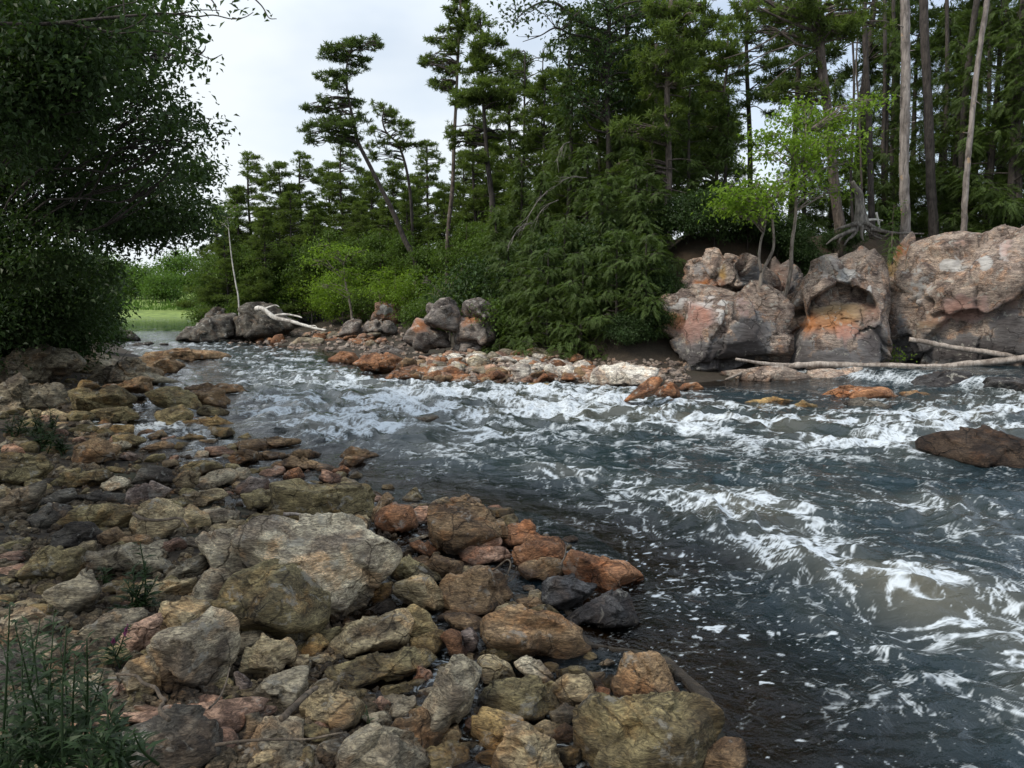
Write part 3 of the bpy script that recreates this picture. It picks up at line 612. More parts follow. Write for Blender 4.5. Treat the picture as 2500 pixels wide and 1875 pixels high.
 ('B', 'grey', "388 902 470 848 602 952 622 1022 460 1002", 0), ('B', 'grey', "118 662 260 638 362 720 302 832 130 802", 0),
 ('B', 'dark', "-30 720 110 690 250 830 210 960 -30 950", 0), ('B', 'dark', "-30 1000 200 950 380 1040 320 1180 80 1200", 0),
 ('C', 'olive', "558 482 750 478 832 562 700 572 558 522", 0), ('C', 'brown', "618 362 820 308 912 330 922 402 820 432 700 372", 0),
 ('C', 'olive', "908 392 1030 348 1152 400 1202 502 1080 522 960 462", 0), ('C', 'olive', "948 502 1080 468 1152 520 1100 602 980 592", 0),
 ('C', 'brown', "1098 352 1230 333 1292 370 1280 402 1110 382", 0), ('C', 'brown', "1128 382 1330 378 1367 420 1360 482 1250 472 1190 432", 0),
 ('C', 'brown', "1273 362 1300 338 1420 343 1505 392 1400 407 1290 397", 0), ('C', 'olive', "1198 502 1230 458 1372 500 1370 522 1260 542", 0),
 ('C', 'brown', "1228 442 1260 418 1342 450 1360 492 1280 470", 0), ('C', 'ochre', "1098 572 1200 528 1282 560 1450 548 1475 572 1380 592 1120 602", 0),
 ('C', 'olive', "1278 602 1390 603 1412 642 1330 667 1290 642", 0), ('C', 'brown', "1728 752 1840 733 1932 767 1860 792 1740 777", 0),
 ('C', 'brown', "2038 822 2080 773 2192 787 2160 817 2060 832", 0), ('C', 'brown', "1528 772 1600 738 1702 757 1690 792 1560 802", 0),
 ('C', 'brown', "1638 822 1760 768 1860 800 1992 842 1900 862 1800 852", 0), ('C', 'pink', "1538 882 1600 843 1690 838 1702 880 1620 902", 0),
 ('C', 'rust', "1698 882 1790 838 1842 912 1720 922", 0), ('C', 'rust', "1988 862 2060 828 2097 852 2060 892", 0), ('C', 'olive', "2093 892 2140 860 2177 882 2160 907 2110 907", 0),
 ('C', 'tan', "1048 912 1120 858 1192 880 1180 942 1080 982", 0), ('C', 'grey', "1188 892 1380 848 1422 902 1350 952 1200 962", 0),
 ('C', 'tan', "1038 1032 1180 978 1320 978 1342 1022 1200 1077 1060 1072", 0), ('C', 'purple', "1418 962 1500 898 1602 920 1590 972 1450 1002", 0),
 ('C', 'tan', "1088 1112 1150 1068 1242 1132 1240 1182 1130 1222 1080 1182", 0), ('C', 'olive', "388 1152 450 1088 600 1068 732 1100 752 1172 640 1222 450 1192", 0),
 ('C', 'dark', "178 1152 290 1068 400 1088 422 1132 360 1192 200 1202", 0), ('C', 'dark', "328 1242 400 1188 520 1198 612 1282 500 1322 350 1312", 0),
 ('C', 'brown', "448 802 500 698 600 678 712 720 690 792 520 832", 0), ('C', 'grey', "-30 1042 100 978 230 928 232 992 180 1082 60 1132", 0),
 ('C', 'olive', "318 922 420 868 600 868 622 932 480 962 350 952", 0), ('C', 'dark', "328 992 420 973 432 1032 350 1082 200 1042", 0), ('C', 'grey', "428 1072 520 1008 582 1032 570 1062", 0),
 ('C', 'ochre', "658 612 690 583 802 590 790 642 680 642", 0), ('C', 'pale', "578 592 670 573 662 622 590 612", 0), ('C', 'olive', "398 602 500 588 582 600 560 642 420 622", 0),
 ('C', 'olive', "1048 662 1150 638 1232 670 1160 692 1060 692", 0), ('C', 'tan', "888 642 970 618 1002 660 920 682", 0), ('C', 'pink', "968 662 1050 648 1052 692 980 692", 0),
 ('C', 'brown', "1378 772 1450 728 1532 750 1530 802 1420 832", 0), ('C', 'pink', "1238 712 1340 718 1442 760 1350 772 1260 762", 0), ('C', 'pale', "1158 792 1190 738 1247 745 1240 787", 0),
 ('C', 'olive', "1058 832 1240 798 1322 850 1200 882 1070 872", 0), ('C', 'purple', "708 782 760 743 832 770 800 802", 0), ('C', 'olive', "408 522 470 488 562 530 520 562 430 562", 0),
 ('C', 'olive', "590 1160 700 1080 800 1110 790 1180 700 1230", 0), ('C', 'brown', "600 1240 700 1200 740 1260 660 1320 610 1300", 0), ('C', 'grey', "600 700 760 680 800 720 700 750", 0),
 ('C', 'grey', "1240 1130 1220 1090 1320 1085 1415 1120 1400 1165 1260 1185", 0), ('C', 'olive', "1450 990 1560 980 1640 1010 1620 1090 1500 1100", 0), ('C', 'olive', "1640 1010 1700 1000 1730 1060 1700 1110 1560 1100", 0),
 ('C', 'tan', "1280 1180 1440 1165 1480 1210 1360 1230 1270 1220", 0), ('C', 'olive', "1000 1070 1040 1030 1110 1060 1060 1110", 0),
 ('C', 'olive', "1470 1160 1530 1110 1690 1100 1720 1140 1600 1180", 0), ('C', 'dark', "470 1000 600 985 730 1010 700 1070 590 1060", 0), ('C', 'brown', "760 1100 800 1060 830 1085 810 1180 760 1180", 0),
 ('C', 'brown', "700 1290 760 1250 870 1260 900 1310 760 1330", 0), ('C', 'brown', "840 720 960 690 1040 700 1010 740 880 745", 0), ('C', 'tan', "980 800 1060 790 1070 830 990 850", 0), ('C', 'olive', "690 640 800 640 880 680 780 720 700 700", 0),
]
NR = []
for fr, tint, pts, lab in NEAR_ROCKS:
    big = bool(lab); p = P2(pts)
    o = outline_rock(fr, p, tint, lab or None, 'boulder' if np.ptp([a for a, b in p]) * FR[fr][2] > 110 else 'rock', 'boulder' if np.ptp([a for a, b in p]) * FR[fr][2] > 110 else 'rock')
NEARN = len(ROCKS)

# stones standing in or across the water, and the far shore
FAR_ROCKS = [
 ('E', 'umber', "1686 1330 1690 1270 1740 1253 1830 1240 1900 1222 2080 1225 2212 1260 2330 1290 2330 1425 2000 1425 1830 1392 1720 1352", "big dark brown rock in the rapids at the right edge", 'boulder'),
 ('J', 'rust', "1010 1270 1060 1215 1200 1198 1330 1250 1400 1330 1300 1400 1100 1390", "reddish rock just under the water right of the huge squarish boulder", 'boulder'),
 ('J', 'dark', "1805 1360 1830 1300 1960 1330 2130 1460 2100 1500 1860 1500", "dark sunken rock breaking the surface at the bottom right corner", 'boulder'),
 ('J', 'brown', "790 1340 860 1290 930 1300 950 1380 900 1480 740 1480", "mossy brown stone at the waterline right of the huge squarish boulder", 'boulder'),
 ('E', 'rust', "15 1105 80 1040 130 980 200 938 300 948 290 1002 210 1022 170 1085 100 1105", "orange-brown rock rising from the pool left of the logs", 'boulder'),
 ('E', 'rust', "198 1055 230 990 300 963 352 1000 357 1042 250 1060", "rounded orange stone leaning against the orange-brown rock in the pool", 'boulder'),
 ('E', 'rust', "350 992 380 968 440 958 482 990 440 1012 370 1012", "small orange stone at the shore end of the orange rocks in the pool", 'rock'),
 ('E', 'rust', "1075 1035 1110 1003 1200 998 1280 968 1400 958 1482 990 1505 1035 1400 1052 1200 1058", "long orange rock island in the pool below the logs", 'boulder'),
 ('E', 'ochre', "700 1075 760 1055 860 1043 975 1050 900 1085 780 1092", "flat ochre rock barely above the water with foam in front", 'rock'),
 ('E', 'ochre', "978 1085 1020 1058 1080 1078 1090 1108 1010 1112", "small ochre stone next to the flat ochre rock and its foam", 'rock'),
 ('E', 'dark', "1240 1075 1300 1050 1400 1055 1470 1075 1440 1110 1300 1105", "dark stone poured over by a little fall below the rock island", 'rock'),
 ('E', 'brown', "1555 1020 1620 1008 1700 1015 1720 1035 1600 1045", "small wet brown stone under the left cascade", 'rock'),
 ('D', 'dark', "1105 690 1150 672 1220 672 1240 690 1200 712 1110 715", "dark stone showing in the white rapids in mid river", 'rock'),
 ('D', 'rust', "730 425 780 383 850 393 872 430 800 445", "orange-brown knob at the left end of the far shore's red rocks", 'boulder'),
 ('D', 'rust', "850 438 920 400 1000 398 1092 430 1060 470 940 485 900 465", "broad red-orange rock on the far shore at the river bend", 'boulder'),
 ('D', 'slate', "900 400 960 370 1020 358 1062 380 1082 425 950 425", "grey-topped rock behind the broad red-orange rock", 'boulder'),
 ('D', 'rust', "988 525 1040 478 1100 475 1115 505 1050 515", "low orange rock at the waterline below the broad red-orange rock", 'rock'),
 ('D', 'dark', "318 335 328 255 380 200 480 188 562 250 575 305 480 315 440 335 370 345", "big dark grey boulder under the bleached fallen branch", 'boulder'),
 ('D', 'dark', "70 325 130 268 220 218 330 213 322 335 210 345", "low dark rock ledge at the river mouth beside the lake", 'boulder'),
 ('D', 'slate', "786 305 835 238 895 238 872 312", "smooth grey slab leaning left of a black crack", 'boulder'),
 ('D', 'slate', "878 305 920 248 1000 248 1048 282 1042 315", "grey wedge right of a black crack, under pink blocks", 'boulder'),
 ('D', 'pink', "865 240 890 193 930 180 955 240 920 262", "small pink block perched on the grey slabs", 'boulder'),
 ('D', 'pink', "935 250 960 163 1042 158 1080 222 1055 262 980 255", "pink block with white lichen below the bright shrub", 'boulder'),
 ('D', 'slate', "1095 330 1130 260 1165 245 1205 270 1252 290 1275 355 1200 375 1130 365", "grey rock with a rusty peak beside two thin saplings", 'boulder'),
 ('D', 'slate', "1318 335 1335 228 1440 222 1505 280 1495 335 1440 355 1340 345", "big square grey block with a rust-red upper edge", 'boulder'),
 ('D', 'slate', "1308 385 1330 333 1430 343 1445 392 1370 405", "grey stone at the foot of the big square grey block", 'boulder'),
 ('D', 'white', "1925 525 1940 478 1990 448 2225 455 2205 505 2130 545 1960 540", "large white-topped slab with a red underside on the far shore", 'boulder'),
 ('D', 'ochre', "1638 565 1650 530 1740 528 1762 542 1700 565", "small ochre rock in the water in front of the far shore", 'rock'),
 ('E', 'white', "358 895 380 868 480 868 522 902 510 928 420 928", "pale flat stone at the foot of the left cliff", 'boulder'),
 ('E', 'cliff', "515 945 560 895 740 885 862 888 1085 910 1065 950 700 958", "grey rock shelf under the forked end of the long log", 'boulder'),
 ('E', 'cliff', "1075 948 1090 900 1300 888 1565 888 1595 935 1480 968 1130 962", "layered grey rock shelf under the middle of the long log", 'boulder'),
 ('E', 'black', "1575 1000 1650 930 1800 895 1900 905 1860 1000 1700 1015", "dark wet ledge left of the cascade", 'boulder'),
 ('E', 'black', "2010 1000 2060 940 2230 930 2330 940 2330 1010 2120 1010", "dark wet ledge right of the cascade", 'boulder'),
 ('D', 'rust', "1230 515 1300 490 1372 488 1372 518 1240 525", 0, 'rock'), ('D', 'brown', "1110 500 1160 475 1220 480 1225 505 1130 510", 0, 'rock'),
 ('D', 'brown', "1090 470 1110 430 1170 420 1200 460 1150 478", 0, 'rock'), ('D', 'slate', "1190 470 1210 430 1290 400 1300 450 1240 480", 0, 'rock'),
 ('D', 'rust', "1380 510 1400 470 1470 470 1480 515", 0, 'rock'), ('D', 'rust', "1470 515 1500 480 1600 478 1620 515 1540 520", 0, 'rock'),
 ('D', 'rust', "1690 520 1710 490 1800 485 1810 515", 0, 'rock'), ('D', 'rust', "1815 515 1830 488 1900 490 1910 518", 0, 'rock'),
 ('D', 'grey', "570 355 610 320 680 325 695 350 640 362", 0, 'rock'), ('D', 'rust', "690 355 720 330 800 325 860 340 850 360", 0, 'rock'), ('D', 'rust', "870 355 900 335 1000 335 1005 358", 0, 'rock'),
 ('D', 'slate', "470 330 500 305 620 308 650 325 560 335", 0, 'rock'), ('D', 'slate', "720 320 760 300 900 310 900 325", 0, 'rock'), ('D', 'slate', "1000 355 1010 335 1080 328 1090 350", 0, 'rock'),
 ('D', 'slate', "570 300 590 240 640 235 660 290", 0, 'boulder'), ('D', 'slate', "690 270 700 230 800 215 820 250 790 290", 0, 'boulder'),
 ('D', 'slate', "1180 250 1200 180 1300 150 1330 210 1310 300", 0, 'boulder'), ('D', 'slate', "1350 230 1370 170 1450 150 1500 200 1490 250", 0, 'boulder'),
 ('C', 'dark', "780 110 830 90 900 85 920 100 850 115", 0, 'rock'), ('C', 'dark', "560 120 640 100 760 105 770 120 640 128", 0, 'rock'), ('C', 'dark', "940 100 980 92 1030 98 1000 108", 0, 'rock'),
 ('C', 'dark', "540 80 560 20 680 0 760 30 800 75 640 85", 0, 'boulder'),
]
WATER_Y = lambda fr, p: at_z(*S(fr, [((min(a for a, b in p) + max(a for a, b in p)) / 2, max(b for a, b in p) - 3)])[0], 0.02 + (0.25 if fr == 'E' and max(a for a, b in p) > 1900 and p[0][1] < 1100 else 0))[1]
for fr, tint, pts, lab, nm in FAR_ROCKS:
    p = P2(pts); py = S(fr, [(0, max(b for a, b in p))])[0][1]; Y = WATER_Y(fr, p)
    if fr == 'D' and py < 870 and p[0][0] > 780: Y = min(Y, 46)
    if py < 800 and fr == 'D': Y = 50.0 if p[0][0] > 900 else 54.0
    if fr == 'D' and 1090 <= p[0][0] < 1360 and py < 875: Y = 31.0
    if lab and 'just under the water' in lab: Y = at_z(*S(fr, [(1200, 1310)])[0], -0.24)[1]
    if lab and 'sunken rock' in lab: Y = at_z(*S(fr, [(1960, 1420)])[0], -0.12)[1]
    wm = np.ptp([a for a, b in p]) * FR[fr][2] / F * Y
    st = None; m_ = 'rock_far' if Y > 12 else 'rock'
    if lab and 'rusty peak' in lab: st = [('D', 1160, 265, 45, 40, (.36, .15, .06), 1)]
    if lab and 'rust-red upper' in lab: st = [('D', 1390, 240, 60, 22, (.36, .16, .07), 1)]
    if lab and 'pink' in lab and 'perched' in lab or lab and 'white lichen' in lab: st = [('D', 1000, 200, 40, 30, (.55, .52, .48), .8), ('D', 900, 220, 60, 30, (.42, .24, .17), 1)]
    if st: m_ = 'cliff'
    if tint == 'umber': m_ = 'rock_wet'
    outline_rock(fr, p, tint, lab or None, nm, nm, stains=st, Y=Y + 0.3 * min(wm, 1.5), mat=m_, thick=0.9, blocky=0.05 * wm if (Y > 30 and nm == 'boulder') else 0, soft=24, rough=0.7, nblk=12, cuts=1)

# grey bedrock ledges under the trees of the near bank
for pts, tint, lab in (("-60 360 -60 250 60 190 150 140 250 128 420 200 490 262 400 285 250 300 100 350", 'grey', "sloping grey bedrock ledge under the dark trees at the left edge"),
                  ("300 110 350 30 440 5 545 78 690 222 690 255 480 270 420 210", 'grey', "smooth grey ledge running down to the river under the dark trees"),
                  ("-60 480 -60 380 100 350 330 355 360 430 200 500 60 520", 'grey', "flat pale grey bedrock shelf at the left edge below the ledges"),
                  ("420 330 500 255 760 230 860 250 1010 320 1080 350 900 345 620 350", 'grey', "low violet-grey bedrock between the ledges and the rock tip")):
    o = outline_rock('C', P2(pts), tint, lab, 'bedrock_ledge', 'rock ledge', mat='rock_far', thick=0.6, soft=20, blocky=0.10, nblk=18, cuts=1)

# cliffs of the far bank
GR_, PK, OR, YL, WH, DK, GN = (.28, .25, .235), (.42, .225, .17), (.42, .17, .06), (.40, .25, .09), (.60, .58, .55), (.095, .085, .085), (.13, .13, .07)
def cliff(pts, label, Y, stains, thick=0.55, blocky=0.19, carve=None, tint='cliff', nblk=30):
    o = outline_rock('E', P2(pts), tint, label, 'rock_outcrop', 'cliff', Y=Y, sub=6, mat='cliff', thick=thick, blocky=blocky, soft=22, stains=stains, rough=0.40, carve=carve, nblk=nblk, cuts=0)
    return o
cliff("382 400 400 318 480 296 570 292 700 300 790 335 880 420 860 500 640 480 480 470 392 475", "upper lichen-grey block with an orange patch on the left cliff", 27.9,
      [('E', 595, 370, 35, 50, YL, 1), ('E', 480, 430, 60, 40, OR, 1), ('E', 560, 430, 60, 30, OR, .6), ('E', 450, 340, 70, 40, GR_, .6), ('E', 760, 420, 90, 80, DK, .8)], blocky=0.2)
cliff("228 600 238 520 330 490 400 478 470 462 640 458 780 480 900 560 880 850 700 880 500 885 345 912 312 850 300 700", "left cliff with a pink sloping top and a rusty left corner", 27.0,
      [('E', 320, 540, 60, 22, WH, .9), ('E', 380, 520, 50, 20, WH, .8), ('E', 275, 620, 55, 60, YL, .9), ('E', 340, 640, 40, 60, OR, .8), ('E', 470, 590, 90, 90, PK, 1), ('E', 400, 680, 60, 60, PK, .8),
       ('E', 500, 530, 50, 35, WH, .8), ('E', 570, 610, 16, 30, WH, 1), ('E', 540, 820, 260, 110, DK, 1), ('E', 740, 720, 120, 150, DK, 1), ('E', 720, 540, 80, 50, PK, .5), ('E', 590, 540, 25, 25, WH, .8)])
cliff("845 855 870 720 955 545 960 480 1050 400 1075 300 1130 255 1200 232 1300 226 1400 275 1478 320 1488 480 1455 600 1450 760 1410 850 1090 852", "middle cliff with an arched hollow over an orange wall", 27.0,
      [('E', 1250, 380, 60, 60, WH, .75), ('E', 1385, 490, 22, 45, WH, 1), ('E', 990, 520, 30, 40, WH, .7), ('E', 1150, 330, 80, 70, GR_, .7), ('E', 1220, 590, 190, 70, YL, .75), ('E', 1180, 660, 170, 60, OR, .85),
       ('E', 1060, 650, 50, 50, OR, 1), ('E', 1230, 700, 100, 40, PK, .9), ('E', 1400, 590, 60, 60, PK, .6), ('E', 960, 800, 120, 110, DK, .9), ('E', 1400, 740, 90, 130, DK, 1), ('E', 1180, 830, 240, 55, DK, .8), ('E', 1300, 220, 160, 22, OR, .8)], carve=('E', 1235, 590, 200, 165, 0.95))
cliff("1470 850 1480 700 1545 460 1600 340 1680 240 1750 208 1880 178 2000 163 2212 145 2420 150 2420 870 2000 870 1560 855", "right cliff with pale lichen streaks and a vertical crack", 26.6,
      [('E', 1640, 420, 90, 150, WH, .5), ('E', 1840, 330, 90, 45, WH, .75), ('E', 2010, 330, 50, 40, WH, .8), ('E', 2110, 250, 35, 50, WH, .7), ('E', 1900, 550, 170, 90, PK, .75), ('E', 1700, 640, 80, 60, YL, .6),
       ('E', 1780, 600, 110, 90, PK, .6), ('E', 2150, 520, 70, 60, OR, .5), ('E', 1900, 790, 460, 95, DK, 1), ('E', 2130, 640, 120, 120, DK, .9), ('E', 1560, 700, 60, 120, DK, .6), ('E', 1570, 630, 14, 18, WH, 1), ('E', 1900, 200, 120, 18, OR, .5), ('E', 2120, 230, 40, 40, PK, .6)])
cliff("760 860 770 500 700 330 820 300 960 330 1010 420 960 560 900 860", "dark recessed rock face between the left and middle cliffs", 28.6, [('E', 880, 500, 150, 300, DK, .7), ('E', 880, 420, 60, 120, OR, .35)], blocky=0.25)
cliff("1400 860 1420 500 1440 300 1460 190 1600 170 1720 190 1640 360 1560 600 1560 860", "rust and yellow streaked gully wall between the middle and right cliffs", 27.9, [('E', 1500, 330, 50, 90, YL, .9), ('E', 1560, 240, 120, 50, OR, 1), ('E', 1470, 650, 60, 160, GR_, .5)], blocky=0.25)
# ------------------------------------------------------------------ words for the stones that have no label of their own
def describe_all():
    anchors = [r for r in ROCKS if r['label']]
    used = {r['label'] for r in anchors}
    DIR = ['right of', 'below and right of', 'below', 'below and left of', 'left of', 'above and left of', 'above', 'above and right of']
    for r in ROCKS:
        if r['label']: continue
        a = max(r['w'], r['h']); ratio = r['w'] / max(r['h'], 1)
        size = 'large' if a > 130 else ('medium' if a > 75 else 'small'); shape = 'flat' if ratio > 2.3 else ('upright' if ratio < 0.95 else ('wide' if ratio > 1.6 else 'blocky'))
        colr = {'olive': 'olive brown', 'tan': 'tan', 'purple': 'violet-grey', 'ochre': 'ochre', 'dark': 'dark', 'white': 'white', 'slate': 'slate grey'}.get(r['tint'], r['tint'])
        if r['tint'] == 'rust': colr = 'rust red'
        near_a = sorted(anchors, key=lambda q: np.hypot(*(q['c'] - r['c'])))
        for q in near_a[:6]:
            d = r['c'] - q['c']; k = int(round(math.atan2(d[1], d[0]) / (math.pi / 4))) % 8
            t = q['label'].split(' ')
            for cut in (' beside ', ' behind ', ' with ', ' of the near ', ' in front ', ' at the ', ' on the ', ' leaning ', ' standing ', ' right of ', ' left of ', ' lying ', ' crossed ', ' above ', ' below ', ' jutting ', ' shining ', ' touching ', ' just ', ' running ', ' pointing ', ' in the ', ' under ', ' next to ', ' barely ', ' rising ', ' cut ', ' poured ', ' showing ', ' perched ', ' against ', ' into ', ' down ', ' between ', ' breaking ', ' up ', ' alone '):
                pass
            short = q['label']
            for cut in (' beside', ' behind', ' with', ' of the near', ' in front', ' at the', ' on the', ' leaning', ' standing', ' right of', ' left of', ' lying', ' crossed', ' above', ' below', ' jutting', ' shining', ' touching', ' just', ' running', ' pointing', ' in the', ' under', ' next to', ' barely', ' rising', ' cut off', ' poured', ' showing', ' perched'):
                k2 = short.find(cut)
                if k2 > 8: short = short[:k2]
            lab = f"{size} {shape} {colr} stone {DIR[k]} the {short}"
            if len(lab.split()) <= 16 and lab not in used: break
        if lab in used: lab = lab.replace(' stone ', ' stone, the farther one, ')
        used.add(lab); r['o']['label'] = lab; r['o']['group'] = 'stones of the rubble bank' if r['Y'] < 25 else 'stones of the far shore'

# ------------------------------------------------------------------ loose stones between the big ones, one object each
def proto(k, sub, name, mat):
    r = np.random.default_rng(400 + k); n = r.integers(5, 9); a = np.sort(r.uniform(0, 2 * math.pi, n) * 0.25 + np.linspace(0, 2 * math.pi, n, endpoint=False))
    rad = r.uniform(0.75, 1.1, n); poly = np.column_stack([np.cos(a) * rad, np.sin(a) * rad * r.uniform(0.5, 0.85)])
    V, Fc = rock_shape(poly, 1.5, 400 + k, sub)
    o = mesh(name, V[:, [0, 2, 1]] * 0.5 * np.array((1, -1, 1)), Fc, M[mat]); return o
def in_poly_px(px, py, Y):
    for r in ROCKS:
        if r['Y'] < Y + 0.2:
            p = r['poly']
            if p[:, 0].min() - 2 < px < p[:, 0].max() + 2 and p[:, 1].min() - 2 < py < p[:, 1].max() + 2 and inside(np.array([[px, py]]), p)[0]: return True
    return False
def scatter(protos, count, sample, label, cat, group, tints, seed, smin, smax, sink=0.25):
    r = np.random.default_rng(seed); made = 0; tries = 0; spots = []
    while made < count and tries < 20000:
        tries += 1
        px, py = sample(r); P = hit(px, py) if py > 0 else None
        if P is None: continue
        s = r.uniform(smin, smax) * (0.65 + 0.045 * P[1])
        if any((P[0] - a) ** 2 + (P[1] - b) ** 2 < (0.33 * (s + c)) ** 2 for a, b, c in spots): continue
        qx, qy = project(P + np.array((0, 0, s * 0.25)))
        if in_poly_px(qx, qy, P[1]): continue
        src = protos[made % len(protos)]
        o = src if made < len(protos) else src.copy()
        if made >= len(protos): COL.objects.link(o)
        o.location = (P[0], P[1], P[2] + s * (0.3 - sink)); o.scale = (s, s * r.uniform(0.8, 1.1), s * r.uniform(0.7, 1.0)); o.rotation_euler = (r.uniform(-.4, .4), r.uniform(-.4, .4), r.uniform(0, 6.28))
        o.color = (*(np.array(TINT[tints[r.integers(len(tints))]]) * r.uniform(0.9, 1.35)), 1)
        tag(o, label, cat, group); spots.append((P[0], P[1], s)); made += 1
    print(cat, group, made)
describe_all()
NB = np.array([(0, 1180), (0, 1875), (1500, 1875), (1640, 1650), (1400, 1560), (1330, 1450), (1420, 1330), (1250, 1250), (900, 1180), (620, 1080), (480, 960), (430, 900), (200, 900), (0, 950)], float)
def near_bank(r):
    while True:
        p = r.uniform((0, 900), (1700, 1875))
        if inside(p[None], NB)[0]: return p
scatter([proto(k, 4, 'stone', 'rock') for k in range(12)], 295, near_bank, 'small dull stone wedged in the gaps between larger rocks of the near bank', 'stone', 'small stones in the gaps of the near bank',
        ['olive', 'tan', 'brown', 'tan', 'olive', 'grey', 'pink', 'olive'], 5, 0.13, 0.36)
FS = np.array(S('D', [(1010, 520), (1090, 440), (1300, 400), (1480, 395), (1700, 400), (1950, 440), (1930, 520), (1640, 525), (1240, 522)]), float)
def far_shore(r):
    while True:
        p = r.uniform(FS.min(0), FS.max(0))
        if inside(p[None], FS)[0]: return p
def scatter_far(protos, count, seed, label, cat, group, tints_low, tints_high, smin, smax, region=None):
    r = np.random.default_rng(seed)
    for k in range(count):
        px, py = far_shore(r) if region is None else region(r)
        P = hit_far(px, py)
        s = r.uniform(smin, smax); src = protos[k % len(protos)]; o = src if k < len(protos) else src.copy()
        if k >= len(protos): COL.objects.link(o)
        o.location = (P[0], P[1], P[2] + 0.1 * s); o.scale = (s, s, s * r.uniform(.6, .9)); o.rotation_euler = (r.uniform(-.4, .4), r.uniform(-.4, .4), r.uniform(0, 6.28))
        tt = tints_low if P[2] < 0.16 else tints_high
        o.color = (*(np.array(TINT[tt[r.integers(len(tt))]]) * r.uniform(0.85, 1.15)), 1); tag(o, label, cat, group)
_Yr = np.linspace(14, 70, 1200)
def hit_far(px, py):
    d = ray(px, py); P = CAM + d[None] * (_Yr / d[1])[:, None]; g = np.maximum(land(P[:, :2]), 0); k = np.argmax(P[:, 2] <= g)
    return P[k] if P[k, 2] <= g[k] else P[-1]
scatter_far([proto(40 + k, 3, 'cobble', 'rock_far') for k in range(8)], 230, 11, 'red or pale cobble among the loose stones of the far shore', 'cobble', 'cobbles of the far shore',
            ['rust', 'rust', 'pink', 'brown'], ['white', 'pale', 'grey', 'pink', 'rust', 'white'], 0.32, 0.9)
MB = np.array(S('D', [(400, 340), (480, 305), (900, 305), (1000, 330), (1000, 358), (700, 362), (500, 350)]), float)
def mid_beach(r):
    while True:
        p = r.uniform(MB.min(0), MB.max(0))
        if inside(p[None], MB)[0]: return p
scatter_far([proto(60 + k, 3, 'cobble', 'rock_far') for k in range(4)], 40, 12, 'flat stone on the low red beach at the foot of the grey slabs', 'cobble', 'flat stones of the low red beach',
            ['rust', 'pink', 'grey'], ['grey', 'pink', 'rust'], 0.5, 1.1, mid_beach)
# gravel in the cracks: too many to count, one object
def gravel():
    r = np.random.default_rng(9); d, Fc = ico(2); n = 5500; Vs = []; Fs = []
    P = []
    while len(P) < n:
        p = np.array([near_bank(r) for _ in range(400)])
        for a in p: P.append(a)
    P = np.array(P[:n]); W3 = []
    for px, py in P:                                   # where it lies on the bank
        q = at_z(px, py, 0.35); W3.append(q[:2] + r.normal(size=2) * 0.05)
    W3 = np.array(W3); ok = (~inside(W3, RIVER)) & (W3[:, 1] < 40); W3 = W3[ok]; z = land(W3)
    for (x, y), zz in zip(W3, z):
        s = r.uniform(0.015, 0.055) * (0.75 + 0.03 * y); v = d * (1 + 0.14 * r.normal(size=(len(d), 1))) * s * r.uniform(.6, 1.3, 3)
        Vs.append(v + (x, y, zz + 0.3 * s)); Fs.append(Fc + len(d) * (len(Vs) - 1))
    o = mesh("gravel", np.vstack(Vs), np.vstack(Fs), M['rock'], smooth=False); o.color = (0.16, 0.13, 0.09, 1)
    tag(o, "loose brown gravel lying in the cracks between the rocks", "gravel", kind='stuff')
gravel()

def rubble():
    r = np.random.default_rng(19); d, Fc = ico(2); Vs = []; Fs = []
    spots = []
    for k in range(1500):
        t = r.random(); 
        if t < .5: p = far_shore(r)
        elif t < .6: p = np.array((r.uniform(830, 1300), r.uniform(845, 900)))
        elif t < .8: p = np.array((r.uniform(1380, 1700), r.uniform(880, 935)))
        else: p = np.array((r.uniform(560, 1000), r.uniform(800, 856)))
        spots.append(hit_far(*p))
    for P in spots:
        s = r.uniform(0.05, 0.16) * (0.5 + P[1] / 50); v = d * (1 + 0.16 * r.normal(size=(len(d), 1))) * s * r.uniform(.6, 1.3, 3) * (1, 1, .7)
        Vs.append(v + P + (0, 0, .15 * s)); Fs.append(Fc + len(d) * (len(Vs) - 1))
    o = mesh("rubble", np.vstack(Vs), np.vstack(Fs), M['rock_far'], smooth=False); o.color = (0.30, 0.25, 0.22, 1)
    tag(o, "small broken rubble between the cobbles of the far shore", "rubble", kind='stuff')
rubble()
